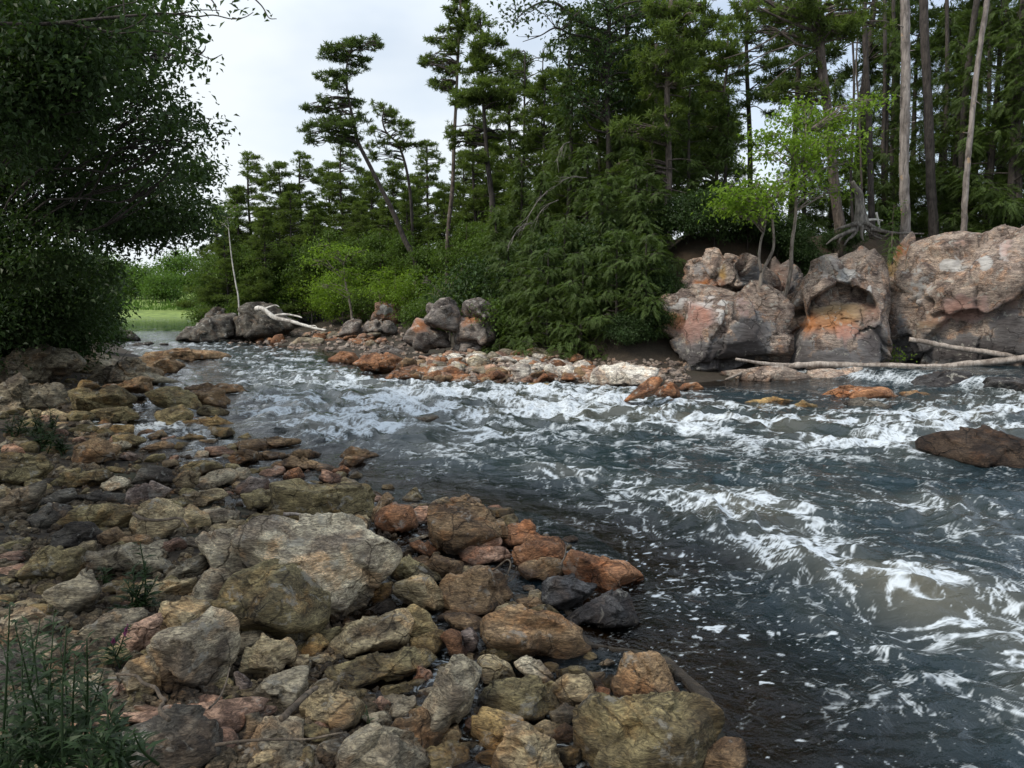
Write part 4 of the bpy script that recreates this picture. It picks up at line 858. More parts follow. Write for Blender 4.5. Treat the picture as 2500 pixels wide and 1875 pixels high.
# ------------------------------------------------------------------ tubes: trunks, limbs, logs, twigs
def spline(pts, n):
    p = np.asarray(pts, float); k = len(p)
    if k == 2: return p[0] + (p[1] - p[0]) * np.linspace(0, 1, n)[:, None]
    e = np.vstack([2 * p[0] - p[1], p, 2 * p[-1] - p[-2]]); t = np.linspace(0, k - 1 - 1e-6, n); i = t.astype(int); f = (t - i)[:, None]
    a, b, c, d = e[i], e[i + 1], e[i + 2], e[i + 3]
    return 0.5 * ((2 * b) + (c - a) * f + (2 * a - 5 * b + 4 * c - d) * f ** 2 + (3 * b - a - 3 * c + d) * f ** 3)
class Tubes:
    def __init__(s): s.V = []; s.F = []; s.n = 0
    def add(s, pts, r0, r1, n=10, m=8, wob=0.0, seed=0, flare=0.0, smooth=True):
        c = spline(pts, n) if smooth else np.asarray(pts, float); n = len(c)
        t = np.gradient(c, axis=0); t /= np.linalg.norm(t, axis=1)[:, None] + 1e-9
        ref = np.array((0, 1.0, 0.05)) if abs(t[:, 1]).mean() < 0.8 else np.array((1.0, 0, 0.05))
        u = np.cross(t, ref); u /= np.linalg.norm(u, axis=1)[:, None] + 1e-9; v = np.cross(t, u)
        f = np.linspace(0, 1, n); rad = r0 + (r1 - r0) * f + flare * np.exp(-f * n * 0.45)
        a = np.linspace(0, 2 * math.pi, m, endpoint=False)
        P = c[:, None] + rad[:, None, None] * (np.cos(a)[None, :, None] * u[:, None] + np.sin(a)[None, :, None] * v[:, None])
        P = P.reshape(-1, 3)
        if wob:
            dd = P - np.repeat(c, m, 0); q = P / max(r0, 0.02) * 0.45 + seed
            P = P + dd * (wob * fbm(q, 3))[:, None]
        i = (np.arange(n - 1)[:, None] * m + np.arange(m)[None]); j = np.arange(n - 1)[:, None] * m + (np.arange(m)[None] + 1) % m
        Fq = np.stack([i, j, j + m, i + m], -1).reshape(-1, 4) + s.n
        V = np.vstack([P, c[:1], c[-1:]]); k0 = s.n + n * m; a0 = np.arange(m); b0 = (a0 + 1) % m
        cap = np.vstack([np.stack([b0 + s.n, a0 + s.n, np.full(m, k0), np.full(m, k0)], -1), np.stack([a0 + s.n + (n - 1) * m, b0 + s.n + (n - 1) * m, np.full(m, k0 + 1), np.full(m, k0 + 1)], -1)])
        s.V.append(V); s.F.append(Fq); s.n += len(V); s.C = getattr(s, 'C', []) ; s.C.append(cap)
    def build(s, name, mat, parent=None, base=(0, 0, 0)):
        V = np.vstack(s.V) - np.asarray(base); Fq = np.vstack(s.F); Cp = np.vstack(s.C)[:, :3]
        me = bpy.data.meshes.new(name); me.vertices.add(len(V)); me.vertices.foreach_set("co", V.astype(np.float32).ravel())
        lp = np.concatenate([Fq.ravel(), Cp.ravel()]).astype(np.int32); me.loops.add(len(lp)); me.loops.foreach_set("vertex_index", lp)
        st = np.concatenate([np.arange(len(Fq)) * 4, len(Fq) * 4 + np.arange(len(Cp)) * 3]).astype(np.int32)
        me.polygons.add(len(st)); me.polygons.foreach_set("loop_start", st); me.polygons.foreach_set("use_smooth", np.ones(len(st), bool)); me.update(calc_edges=True)
        o = bpy.data.objects.new(name, me); COL.objects.link(o); me.materials.append(mat)
        if parent: o.parent = parent
        else: o.location = Vector(base)
        return o
def path(fr, pts, Y0, Y1=None):
    s = S(fr, pts); Y1 = Y0 if Y1 is None else Y1
    return np.array([at_y(x, y, Y0 + (Y1 - Y0) * k / (len(s) - 1)) for k, (x, y) in enumerate(s)])

# driftwood
def log(label, fr, pts, Y0, Y1, r0, r1, branches=(), mat='drift', name='driftwood_log', cat='log'):
    P = path(fr, pts, Y0, Y1); root = empty(name, P.mean(0)); t = Tubes(); t.add(P, r0, r1, 60, 14, 0.28, 3); t.build('trunk', M[mat], root, P.mean(0))
    for f2, b, a0, a1, q0, q1 in branches:
        t = Tubes(); t.add(path(f2, b, a0, a1), q0, q1, 14, 8, 0.2, 5); t.build('branch', M[mat], root, P.mean(0))
    tag(root, label, cat); return root
log("long pale driftwood log with a forked end lying at the foot of the cliffs", 'E', [(2330, 815), (2100, 842), (1900, 862), (1700, 878), (1500, 872), (1300, 868), (1100, 862), (940, 872)], 24.0, 25.2, .115, .10,
    [('E', [(960, 870), (850, 862), (760, 850), (655, 833)], 25.2, 25.0, .085, .04), ('E', [(960, 872), (850, 880), (720, 895), (660, 920), (600, 945)], 25.2, 24.8, .09, .035),
     ('E', [(800, 885), (790, 915), (815, 935)], 25.1, 24.9, .035, .02), ('E', [(760, 890), (740, 915), (800, 930)], 25.1, 24.9, .03, .015), ('E', [(890, 880), (910, 910), (880, 935)], 25.1, 24.9, .03, .015)])
log("shorter barkless log slanting down from the right cliff onto the long log", 'E', [(1592, 725), (1700, 745), (1850, 775), (2000, 795), (2120, 812), (2330, 822)], 25.4, 24.6, .075, .10)
log("bleached white fallen branch lying over the big dark grey boulder", 'D', [(415, 190), (450, 195), (500, 232), (560, 246), (620, 262), (680, 280), (732, 288)], 48.5, 46.5, .17, .06,
    [('D', [(490, 226), (540, 216), (600, 225), (622, 232)], 48, 47.5, .09, .04), ('D', [(455, 192), (500, 176), (520, 184)], 48.5, 48.5, .07, .03), ('D', [(640, 270), (680, 268), (690, 282)], 47, 46.8, .05, .02)], 'pale_wood', 'fallen_branch', 'branch')
def stick(label, fr, pts, r0, r1, lift=0.22, mat='twig', name='dead_stick', cat='stick', forks=()):
    s = S(fr, pts); H = [hit(x, y, lift) for x, y in s]; Ym = np.array([h[1] for h in H])
    P = np.array([at_y(x, y, Y) for (x, y), Y in zip(s, np.linspace(Ym[0], Ym[-1], len(s)))])
    t = Tubes(); t.add(P, r0, r1, 26, 7, 0.25, 2)
    for f in forks:
        s2 = S(fr, f); t.add(np.array([at_y(x, y, Ym.mean()) for x, y in s2]), r1 * 1.1, r1 * 0.5, 10, 6, 0.2)
    o = t.build(name, M[mat], None, P.mean(0)); tag(o, label, cat)
stick("thin bare twig lying across the stones at the bottom edge", 'B', [(1290, 1275), (1480, 1250), (1700, 1240), (1850, 1240), (2000, 1210), (2080, 1200)], .008, .004, .45)
stick("knobbly dead stem rising in front of the dark hollow at the lower left", 'B', [(700, 850), (810, 858), (860, 905), (930, 930), (962, 985), (990, 1010), (962, 1050), (968, 1085), (1015, 1125)], .008, .012, .35)
stick("short driftwood stick leaning between the grey stone and the chunky tan stone", 'B', [(1690, 1120), (1760, 1050), (1830, 980), (1900, 930)], .019, .014, .30, 'twig')
stick("dry curved stick lying over the humped tan boulder", 'C', [(800, 1115), (850, 1145), (950, 1155), (1080, 1145), (1130, 1200)], .016, .010, .45)
stick("small pale stick at the foot of the long olive block", 'C', [(1700, 1120), (1780, 1118), (1880, 1140)], .018, .010, .35, 'drift')
stick("slender grass-like stem bent over the dark hollow", 'B', [(1255, 1055), (1310, 1000), (1350, 920), (1380, 810)], .005, .003, .45)
stick("tangled thin roots caught between boulders above the foam-filled crevice", 'A', [(1215, 590), (1250, 560), (1285, 535), (1300, 560), (1280, 620)], .008, .005, .3, 'twig', 'root_tangle', 'roots', [[(1240, 600), (1270, 640), (1320, 600)], [(1260, 650), (1310, 630), (1330, 570)]])
stick("thin curved shoot standing beside the red-brown pointed boulder", 'A', [(1545, 560), (1565, 520), (1572, 480), (1580, 455)], .007, .004, .4)
# ------------------------------------------------------------------ foliage
def unit(v): return v / (np.linalg.norm(v, axis=-1, keepdims=True) + 1e-9)
def clump_points(r, c, rad, n, hollow=0.55):
    d = unit(r.normal(size=(n, 3))); q = (hollow + (1 - hollow) * r.random(n)) * (0.85 + 0.3 * noise(d * 1.7 + c)) ; q = np.where(r.random(n) < 0.25, q * r.random(n), q); q = q * (1 + 0.40 * (r.random(n) < 0.22) * r.random(n))
    return c + d * q[:, None] * rad, d
def leaf_quads(p, d, nrm, L, W, fold=0.25):
    """leaf: base, side, tip, side; p base points, d leaf directions, nrm leaf normals"""
    s = unit(np.cross(d, nrm)); n2 = np.cross(s, d)
    a = p; t = p + d * L[:, None] - n2 * (0.12 * L)[:, None]; mid = p + d * (0.45 * L)[:, None] + n2 * (fold * W)[:, None]
    return np.stack([a, mid + s * W[:, None] * 0.5, t, mid - s * W[:, None] * 0.5], 1).reshape(-1, 3)
def foliage(style, r, clumps, dens, size):
    """clumps: list of (centre, radii). Returns vertices and faces."""
    out = []
    for c, rad in clumps:
        rad = np.asarray(rad, float); area = rad[0] * rad[1] + rad[1] * rad[2] + rad[0] * rad[2]
        if style == 'broad':
            n = max(4, int(dens * area * 7.0 / size ** 2 / 9)); P, d = clump_points(r, c, rad, n); k = 9
            q = np.repeat(P, k, 0) + r.normal(size=(n * k, 3)) * np.array((2.2, 2.2, 1.0)) * size
            dirs = unit(np.repeat(d, k, 0) * np.array((1, 1, .3)) + r.normal(size=(n * k, 3)) * 0.8 + np.array((0, 0, -0.35)))
            nr = unit(np.array((0, 0, 1.0)) + r.normal(size=(n * k, 3)) * 0.45)
            L = size * r.uniform(0.55, 1.45, n * k); out.append(leaf_quads(q, dirs, nr, L, L * r.uniform(0.42, 0.66, n * k)))
        elif style == 'pine':
            n = max(5, int(dens * area * 24 * (0.3 / size) ** 1.3)); P, d = clump_points(r, c, rad, n, 0.35); k = 13
            ax = unit(d * np.array((1, 1, .35)) + np.array((0, 0, 0.55)) + r.normal(size=(n, 3)) * 0.3)
            dirs = unit(np.repeat(ax, k, 0) * 0.9 + r.normal(size=(n * k, 3)) * 0.62)
            q = np.repeat(P, k, 0) + np.repeat(ax, k, 0) * (r.uniform(-.6, .3, n * k) * size)[:, None]
            nr = unit(r.normal(size=(n * k, 3)) * 0.6 + np.array((0, 0, 1.0)))
            L = size * r.uniform(0.5, 1.15, n * k); out.append(leaf_quads(q, dirs, nr, L, L * 0.20, 0.1))
        else:                                                # hemlock and cedar: flat drooping sprays
            k = 24; n = max(4, int(dens * area * 24 * (0.2 / size) ** 1.5)); P, d = clump_points(r, c, rad, n, 0.45)
            ax = unit(d * np.array((1, 1, .2)) + np.array((0, 0, -0.45)) + r.normal(size=(n, 3)) * 0.3)
            up = unit(np.array((0, 0, 1.0)) + r.normal(size=(n, 3)) * 0.25); sd = unit(np.cross(ax, up)); up = np.cross(sd, ax)
            t = np.tile(np.linspace(0, 1, k // 2).repeat(2), n); sg = np.tile(np.array((1.0, -1.0) * (k // 2)), n); LL = np.repeat(size * r.uniform(2.2, 3.8, n), k)
            A, Sd, Up = (np.repeat(v, k, 0) for v in (ax, sd, up))
            q = np.repeat(P, k, 0) + A * (t * LL)[:, None] + np.array((0, 0, -1.0)) * (0.18 * t * t * LL)[:, None]
            dirs = unit(A * 0.75 + Sd * (sg * r.uniform(.5, 1.0, n * k))[:, None] + Up * (r.normal(size=n * k) * 0.15)[:, None] + np.array((0, 0, -0.1)))
            L = LL * (0.36 - 0.24 * t) * r.uniform(0.7, 1.2, n * k); out.append(leaf_quads(q, dirs, Up, L, L * 0.30, 0.05))
    V = np.vstack(out); return V, np.arange(len(V)).reshape(-1, 4)
LEAVES = [0]
def tree(name, label, cat, trunks, clumps, style, mat, bark, size, dens=1.0, group=None, seed=1, limbs=True, limb_r=0.05, base=None, sag=0.15, limb_k=0.006, extra=(), flare=0.0, crown='crown'):
    """trunks: list of (points, r0, r1) in the world; clumps: list of (centre, radii)"""
    r = np.random.default_rng(seed); t = Tubes()
    if style == 'pine' and base is None and len(trunks) == 1:        # foliage also along the boughs, towards the trunk
        tp = spline(trunks[0][0], 60); more = []
        for c, rad in clumps[::3]:
            k = int(np.argmin(np.abs(tp[:, 2] - (c[2] - .15)))); D = np.linalg.norm((tp[k] - c)[:2])
            if D < 1.2 * rad[0]: continue
            for f in (.35, .65): more.append((c + (tp[k] - c) * f + r.normal(size=3) * .2, rad * r.uniform(.55, .85) * (1, 1, .8)))
        clumps = clumps + more
    if base is None: base = trunks[0][0][0]
    for k, (P, a, b) in enumerate(trunks): t.add(P, a, b, 26, 9, 0.10, k, flare if k == 0 else 0.0)
    if limbs and trunks:
        ax = np.vstack([spline(P, 40) for P, a, b in trunks]); ar = np.concatenate([np.linspace(a, b, 40) for P, a, b in trunks])
        for c, rad in clumps:
            hd = np.linalg.norm(ax[:, :2] - c[:2], axis=1); cost = np.abs(ax[:, 2] - (c[2] - 0.45 * hd * (1 if style == 'broad' else 0.15))) + 0.35 * hd
            k = int(np.argmin(cost)); p0 = ax[k]; D = np.linalg.norm(c - p0)
            if D < 0.25 * max(rad): continue
            m1 = p0 + (c - p0) * 0.4 + np.array((0, 0, sag * D * 0.5)) + r.normal(size=3) * 0.05 * D; m2 = p0 + (c - p0) * 0.75 + np.array((0, 0, sag * D * 0.4)) + r.normal(size=3) * 0.05 * D
            t.add([p0, m1, m2, c], min(ar[k] * 0.6, limb_r + limb_k * D), 0.010, 9, 5)
            for q in range(3):
                e = c + unit(r.normal(size=3)) * rad * 0.8; t.add([m2, (m2 + e) / 2 + r.normal(size=3) * 0.06, e], 0.016, 0.006, 5, 4)
    for P, a, b in extra: t.add(P, a, b, 12, 6, 0.1)
    if trunks and clumps:
        root = empty(name, base); tag(root, label, cat, group)
        t.build('trunk', M[bark], root, base)
        V, Fq = foliage(style, r, clumps, dens, size); LEAVES[0] += len(Fq)
        mesh(crown, V - base, Fq, M[mat], smooth=False, parent=root); return root
    if trunks: o = t.build(name, M[bark], None, base); return tag(o, label, cat, group)
    V, Fq = foliage(style, r, clumps, dens, size); LEAVES[0] += len(Fq)
    o = mesh(name, V - base, Fq, M[mat], smooth=False, loc=base); return tag(o, label, cat, group)
def px_clumps(fr, blobs, Y, seed=0, dY=0.6, deep=0.9):
    """foliage masses read off the photograph (centre and half sizes), set at distance Y"""
    r = np.random.default_rng(seed + 77); out = []
    for cx, cy_, rx, ry in S(fr, blobs):
        k = Y / F; rx_, ry_ = rx * k, ry * k; y = Y + r.uniform(-1, 1) * dY
        out.append((at_y(cx, cy_, y), np.array((rx_, max(rx_, ry_) * deep, ry_))))
        if rx > 1.8 * ry or ry > 1.8 * rx:
            pass
    return out
def split_clumps(cl, r, n=4, f=0.55):
    """break each mass into smaller uneven ones so that gaps show between them"""
    out = []
    for c, rad in cl:
        for k in range(n):
            d = r.uniform(-1, 1, 3) * (0.75, 0.75, 0.7); out.append((c + d * rad, rad * r.uniform(0.75, 1.15) * f * np.array((1, 1, 0.85))))
    return out
def trunk_px(fr, pts, Y, r0, r1, ground=True):
    P = path(fr, pts, Y)
    if ground:
        g = land1(P[0][0], P[0][1])
        if P[0][2] > g + 0.05: P = np.vstack([[P[0][0] + (P[0][0] - P[1][0]) * 0.1, P[0][1], g - 0.1], P])
    return (P, r0, r1)
def poly_clumps(fr, pts, n, Y, dY, rmin, rmax, seed, flat=0.7):
    r = np.random.default_rng(seed); poly = np.array(S(fr, pts), float); out = []
    while len(out) < n:
        p = r.uniform(poly.min(0), poly.max(0))
        if inside(p[None], poly)[0]:
            y = Y + r.uniform(-dY, dY); a = r.uniform(rmin, rmax); out.append((at_y(*p, y), np.array((a, a, a * flat))))
    return out
RS = np.random.default_rng(99)

# ---- tall pines of the far bank that stand out
b = px_clumps('F', [(560,220,60,26),(610,205,45,24),(680,200,60,26),(745,190,50,22),(785,205,15,18),(640,255,70,30),(530,250,40,22),(575,325,55,22),(520,350,35,26),(690,290,45,22),(720,260,30,15),(600,385,60,32),(455,488,42,18),(530,450,50,20),(560,500,60,22),(600,555,85,26),(690,480,45,26),(500,575,50,22),(700,535,48,22),(475,640,45,24),(560,625,60,22),(650,600,40,25),(630,440,40,30),(655,340,40,24),(470,600,40,20)], 50, 1, 1.2)
tree('pine_tree', "tall leaning pine with a bare bowed trunk standing out against the white sky", 'pine tree', [trunk_px('F', [(960,1215),(900,1080),(850,960),(800,860),(740,740),(690,640),(668,540),(640,400),(640,290),(660,215)], 50, .20, .05)], split_clumps(b, RS, 4, .66), 'pine', 'pine_blue', 'bark_dark', .27, 1.25, seed=2, limb_r=.06)
b = px_clumps('F', [(780,480,38,20),(845,500,32,18),(890,560,58,34),(930,600,42,22),(770,590,42,18),(760,640,50,24),(900,655,55,18),(780,700,58,26),(960,650,40,10),(860,540,40,25)], 54, 2, 1.0)
tree('pine_tree', "smaller crooked pine with a bent top just right of the tall leaning pine", 'pine tree', [trunk_px('F', [(935,1050),(925,880),(905,750),(870,650),(820,600),(800,545),(805,490)], 54, .13, .04)], split_clumps(b, RS, 4, .66), 'pine', 'pine', 'bark_dark', .27, 1.0, seed=3)
b = px_clumps('F', [(1140,20,55,36),(1100,50,38,26),(1180,60,48,36),(1070,130,38,18),(1040,178,46,18),(1130,110,58,28),(1010,270,40,22),(1080,310,58,26),(1060,390,58,28),(1120,200,58,28),(1130,440,68,28),(1030,375,30,20),(1180,150,50,30),(990,290,20,14),(1150,-40,50,50)], 45, 3, 1.2)
tree('pine_tree', "left one of two tall pines rising side by side, with a slim bare trunk", 'pine tree', [trunk_px('F', [(1092,1100),(1115,850),(1122,640),(1130,480),(1140,250),(1150,50),(1150,-60)], 45, .14, .05)], split_clumps(b, RS, 5, .66), 'pine', 'pine', 'bark', .26, 1.1, seed=4)
b = px_clumps('F', [(1240,105,55,38),(1250,175,78,38),(1310,200,48,46),(1200,250,58,36),(1270,260,88,36),(1320,310,58,38),(1190,330,78,38),(1260,370,95,32),(1250,425,150,24),(1330,430,80,26),(1170,440,70,26),(1250,460,125,20),(1370,450,45,24),(1330,600,55,34),(1140,595,55,34),(1100,640,40,34),(1200,620,55,26),(1220,700,60,34),(1240,60,30,40)], 42, 4, 1.2)
tree('pine_tree', "right one of two tall pines side by side, fuller with a broad skirt of foliage", 'pine tree', [trunk_px('F', [(1295,940),(1287,850),(1270,700),(1256,490),(1248,300),(1240,80)], 42, .19, .05)], split_clumps(b, RS, 5, .66), 'pine', 'pine', 'bark_dark', .26, 1.15, seed=5, limb_r=.07)
b = px_clumps('G', [(150,275,55,45),(100,250,38,28),(230,240,55,36),(280,260,40,40),(140,400,45,35),(210,500,55,38),(250,440,55,38),(190,580,66,36),(110,520,35,30),(240,340,50,36),(90,330,30,20),(170,690,70,40),(240,640,60,40),(120,640,35,35)], 44, 5, 1.2)
tree('spruce_tree', "pair of slim dark spires right of the two tall pines", 'spruce tree', [trunk_px('G', [(140,890),(145,700),(150,320),(150,230)], 44, .10, .03), trunk_px('G', [(215,900),(225,600),(232,220)], 44.5, .09, .03)], split_clumps(b, RS, 3, .6), 'pine', 'hemlock', 'bark_dark', .28, 1.0, seed=6)
b = px_clumps('G', [(440,100,95,50),(350,40,80,40),(420,225,95,46),(520,250,95,46),(440,330,88,40),(470,420,105,46),(600,350,75,46),(420,520,95,46),(560,60,80,40),(640,110,70,40),(520,150,80,40),(380,300,60,40),(560,460,80,40),(330,180,40,30),(660,30,60,40),(460,20,60,30),(620,230,70,40),(340,420,60,40)], 36, 6, 1.4)
b2 = px_clumps('G', [(100,40,55,20),(90,108,28,18),(180,28,48,16),(250,20,40,16),(60,60,30,16)], 34, 7, .6)
tree('oak_tree', "dark leafy tree whose boughs reach left into the sky at the top of the photo", 'tree', [trunk_px('G', [(545,1000),(530,800),(528,650),(520,400),(530,100),(545,-40)], 36, .17, .08), (path('G', [(530,160),(370,80),(300,20),(230,10),(150,50),(95,110)], 36, 34), .10, .015), (path('G', [(525,260),(480,180),(360,155),(290,125),(220,160),(140,188)], 36, 34.5), .08, .012)],
     split_clumps(b, RS, 4, .55) + b2, 'broad', 'dark', 'bark_dark', .19, .9, seed=7, extra=[(path('G', [(290,125),(230,60),(205,90)], 34.7), .02, .008), (path('G', [(290,125),(270,85),(285,60)], 34.7), .02, .006), (path('G', [(220,160),(170,165),(120,165)], 34.6), .02, .006)])
b = px_clumps('G', [(620,570,95,32),(560,590,50,26),(650,740,85,32),(580,770,50,24),(770,640,115,30),(830,610,70,26),(720,600,60,24),(760,250,125,46),(800,330,115,46),(700,330,78,30),(840,200,95,46),(880,170,88,30),(920,100,58,30),(740,420,98,38),(840,420,78,38),(700,260,80,34),(860,60,70,40),(760,120,70,40),(720,40,60,40),(880,20,60,30),(950,40,40,16),(780,500,90,30)], 33, 8, 1.3)
tree('pine_tree', "big pine in mid picture with light green plumes in front of dark trunks", 'pine tree', [trunk_px('G', [(790,980),(797,850),(797,700),(790,480),(795,180),(812,-30)], 33, .17, .09)], split_clumps(b, RS, 4, .64), 'pine', 'pine', 'bark', .26, 1.15, seed=8, limb_r=.05,
     extra=[(path('G', [(797,720),(850,715),(905,722)], 32.8), .035, .01), (path('G', [(797,850),(840,860),(880,870)], 32.8), .03, .01), (path('G', [(797,830),(740,800),(600,835)], 32.8), .03, .008), (path('G', [(797,760),(820,760),(840,775)], 32.8), .025, .01)])
b = px_clumps('G', [(1060,130,58,28),(1040,200,78,36),(1020,280,78,36),(1080,250,58,28),(1130,310,50,20),(990,300,60,20),(950,560,120,34),(1050,520,80,30),(960,820,100,36),(900,880,70,36),(1000,470,60,26),(1040,620,70,30),(1000,680,80,36),(980,380,40,20),(900,760,70,30),(1010,740,70,30)], 35, 9, 1.2)
tree('pine_tree', "slim pine with a thin grey trunk between the mid-picture pine and the big right pine", 'pine tree', [trunk_px('G', [(1005,900),(1020,690),(1040,450),(1060,300),(1065,110)], 35, .11, .04)], split_clumps(b, RS, 4, .64), 'pine', 'pine', 'bark', .27, 1.1, seed=9)
b = px_clumps('H', [(100,40,105,34),(200,70,105,36),(350,30,105,40),(470,100,98,38),(560,130,125,32),(400,100,115,42),(620,40,58,38),(330,180,78,32),(450,170,78,28),(240,380,88,30),(330,360,68,28),(20,20,70,24),(270,20,80,40),(500,20,80,40),(660,110,50,24),(200,440,70,24),(310,300,60,22),(30,140,60,20)], 31, 10, 1.4)
tree('pine_tree', "big dark pine at the cliff edge with bare boughs sloping down to the left", 'pine tree', [trunk_px('H', [(462,1035),(440,870),(420,650),(400,450),(375,250),(360,0),(355,-60)], 31, .21, .15)], split_clumps(b, RS, 4, .64), 'pine', 'pine', 'bark', .25, 1.2, seed=10, flare=.10, limb_r=.05,
     extra=[(path('H', [(350,70),(260,110),(160,170),(60,225),(-60,265)], 31, 29.5), .055, .015), (path('H', [(365,140),(250,200),(130,240),(0,310)], 31, 29.5), .05, .012), (path('H', [(372,220),(290,260),(200,330),(120,400)], 31, 30), .045, .012)])

# ---- trunks on the cliff top at the right
def bare(label, fr, pts, Y, r0, r1, bark, stubs=(), name='bare_tree', cat='tree', flare=.06):
    t = Tubes(); P, a, c = trunk_px(fr, pts, Y, r0, r1); t.add(P, a, c, 46, 12, .22, Y, flare)
    root = empty(name, P[0]); t.build('trunk', M[bark], root, P[0])
    for s in stubs:
        t = Tubes(); t.add(path(fr, s, Y - 0.1), .025, .010, 6, 5); t.build('branch_stub', M[bark], root, P[0])
    return tag(root, label, cat)
bare("straight pale grey snag with peeling bark and short stubs, nearest the cliff edge", 'H', [(757,1030),(752,850),(750,700),(755,500),(757,300),(755,100),(755,-40)], 29.5, 0.180, 0.157, 'snag', [[(770,555),(800,545)],[(770,490),(790,480)],[(770,230),(800,225)],[(740,440),(715,425)],[(770,350),(790,345)],[(745,120),(720,110)]], 'dead_tree', 'dead tree')
bare("dark straight trunk right behind the pale grey snag", 'H', [(885,1030),(870,800),(860,500),(842,150),(838,-40)], 33, 0.209, 0.157, 'bark_dark')
bare("thin pale brown trunk leaning right, near the right edge", 'H', [(1020,1048),(1022,950),(1035,750),(1050,600),(1080,300),(1125,0),(1132,-40)], 30, 0.116, 0.087, 'snag', [[(1075,455),(1095,470)],[(1040,600),(1015,595)]])
bare("dark trunk crossing behind the thin leaning trunk", 'H', [(985,1030),(1005,800),(1020,500),(1050,200),(1082,-30)], 34, 0.139, 0.116, 'bark_dark')
bare("dark trunk standing left of the pale grey snag", 'H', [(605,1010),(600,800),(590,500),(575,200),(572,-40)], 33, 0.139, 0.093, 'bark_dark')
bare("dark trunk at the right edge of the photo", 'H', [(1262,1000),(1268,600),(1275,300),(1288,-40)], 32, 0.145, 0.104, 'bark_dark')
bare("slim dark trunk between the big dark pine and the stump", 'H', [(520,1000),(512,800),(525,400),(518,150)], 34, 0.070, 0.041, 'bark_dark')
bare("thin crooked grey trunk behind the tall stump", 'H', [(560,900),(555,700),(545,450),(535,300),(545,100)], 34.5, 0.052, 0.029, 'bark')
for k, (x, Y) in enumerate(((940, 37), (700, 38), (1130, 36), (1210, 38), (660, 36))):
    bare(["dark slender trunk deep in the stand, right of the dark straight trunk", "shadowed trunk deep in the stand just left of the pale grey snag", "shadowed trunk deep in the stand right of the thin leaning trunk", "shadowed trunk deep in the stand near the right edge", "slender shadowed trunk deep in the stand between the stump and the snag"][k],
         'H', [(x, 1010), (x - 4, 700), (x + 5, 300), (x + 2, -40)], Y, .10, .08, 'bark_dark')
for k, (x, y0, x1, Y) in enumerate(((540, 900, 525, 37), (735, 900, 742, 38), (715, 870, 712, 39), (600, 880, 605, 40))):
    bare(["dark trunk in the shade left of the mid-picture pine, under its light plumes", "dark trunk immediately left of the mid-picture pine trunk", "slender second dark trunk left of the mid-picture pine", "slim trunk far back under the light green plumes"][k], 'G', [(x, y0 + 60), (x, 700), (x1, 450), (x1, 200)], Y, .12, .08, 'bark_dark')
# broken stump with spreading roots at the lip
t = Tubes(); P = path('H', [(556,1035),(553,960),(548,880),(530,845),(517,815)], 29.3); t.add(P, .22, .07, 20, 12, .2, 4, .18); st = empty('tree_stump', P[0])
t.build('trunk', M['root'], st, P[0]); t = Tubes()
for k, rt in enumerate(([(545,1000),(510,1040),(470,1065),(455,1100)], [(550,1010),(520,1060),(500,1075),(480,1105)], [(560,1015),(560,1060),(570,1085)], [(570,1010),(610,1055),(650,1075)], [(575,1000),(640,1035),(690,1050),(760,1045)], [(540,1005),(480,1020),(440,1035)], [(580,1020),(640,1060),(700,1055)], [(600,1030),(700,1048),(840,1052)], [(530,1030),(440,1070),(400,1100)])):
    t.add(path('H', rt, 29.0 - .1 * (k % 3)), .085, .025, 14, 7, .3, k)
t.build('root', M['root'], st, P[0]); tag(st, "broken grey stump with bare roots spreading over the lip of the middle cliff", 'stump')
for k, bsh in enumerate(([(585,990),(620,988),(655,993)], [(625,955),(635,1000),(640,1030)])):
    t = Tubes(); Pq = path('H', bsh, 29.2); t.add(Pq, .05, .03, 8, 6, .2); tag(t.build('dead_branch', M['pale_wood'], None, Pq[0]), ["short pale dead branch lying beside the broken stump", "short pale dead branch stuck upright right of the broken stump"][k], 'branch')

# ---- bright young trees in front of the cliffs
b = px_clumps('H', [(20,890,90,36),(-70,930,55,20),(100,900,80,36),(60,850,70,30),(150,850,80,34),(210,880,60,30),(120,960,60,30),(20,960,60,24),(-20,860,50,20),(230,820,60,24)], 26.3, 11, .9)
tree('sapling', "bright green forked sapling with a pale trunk in front of the left cliff", 'young tree', [trunk_px('H', [(88,1620),(95,1420),(102,1300),(112,1225),(150,1150),(165,1090),(155,960),(150,900)], 26.4, .085, .03), (path('H', [(108,1225),(98,1160),(105,1090),(125,1000),(110,900)], 26.4), .05, .03)], split_clumps(b, RS, 4, .55), 'broad', 'bright', 'sapling', .15, 1.25, seed=11, limb_r=.02)
b = px_clumps('H', [(250,540,120,40),(350,560,110,50),(430,540,90,50),(200,640,120,40),(340,650,120,46),(480,700,58,50),(300,480,80,34),(610,452,36,12),(540,480,50,16),(150,600,80,30),(250,720,110,40),(400,740,90,40),(120,700,80,34),(440,620,80,40),(500,640,50,30),(330,800,70,30),(440,870,70,26)], 27.2, 12, 1.0)
tree('sapling', "taller green young tree with a grey twisted trunk between the left and middle cliffs", 'young tree', [trunk_px('H', [(150,1500),(175,1420),(215,1330),(240,1220),(245,1100),(262,980),(268,850),(300,700),(310,560)], 27.2, .10, .03)], split_clumps(b, RS, 4, .52), 'broad', 'bright', 'sapling', .14, 1.05, seed=12, limb_r=.025)
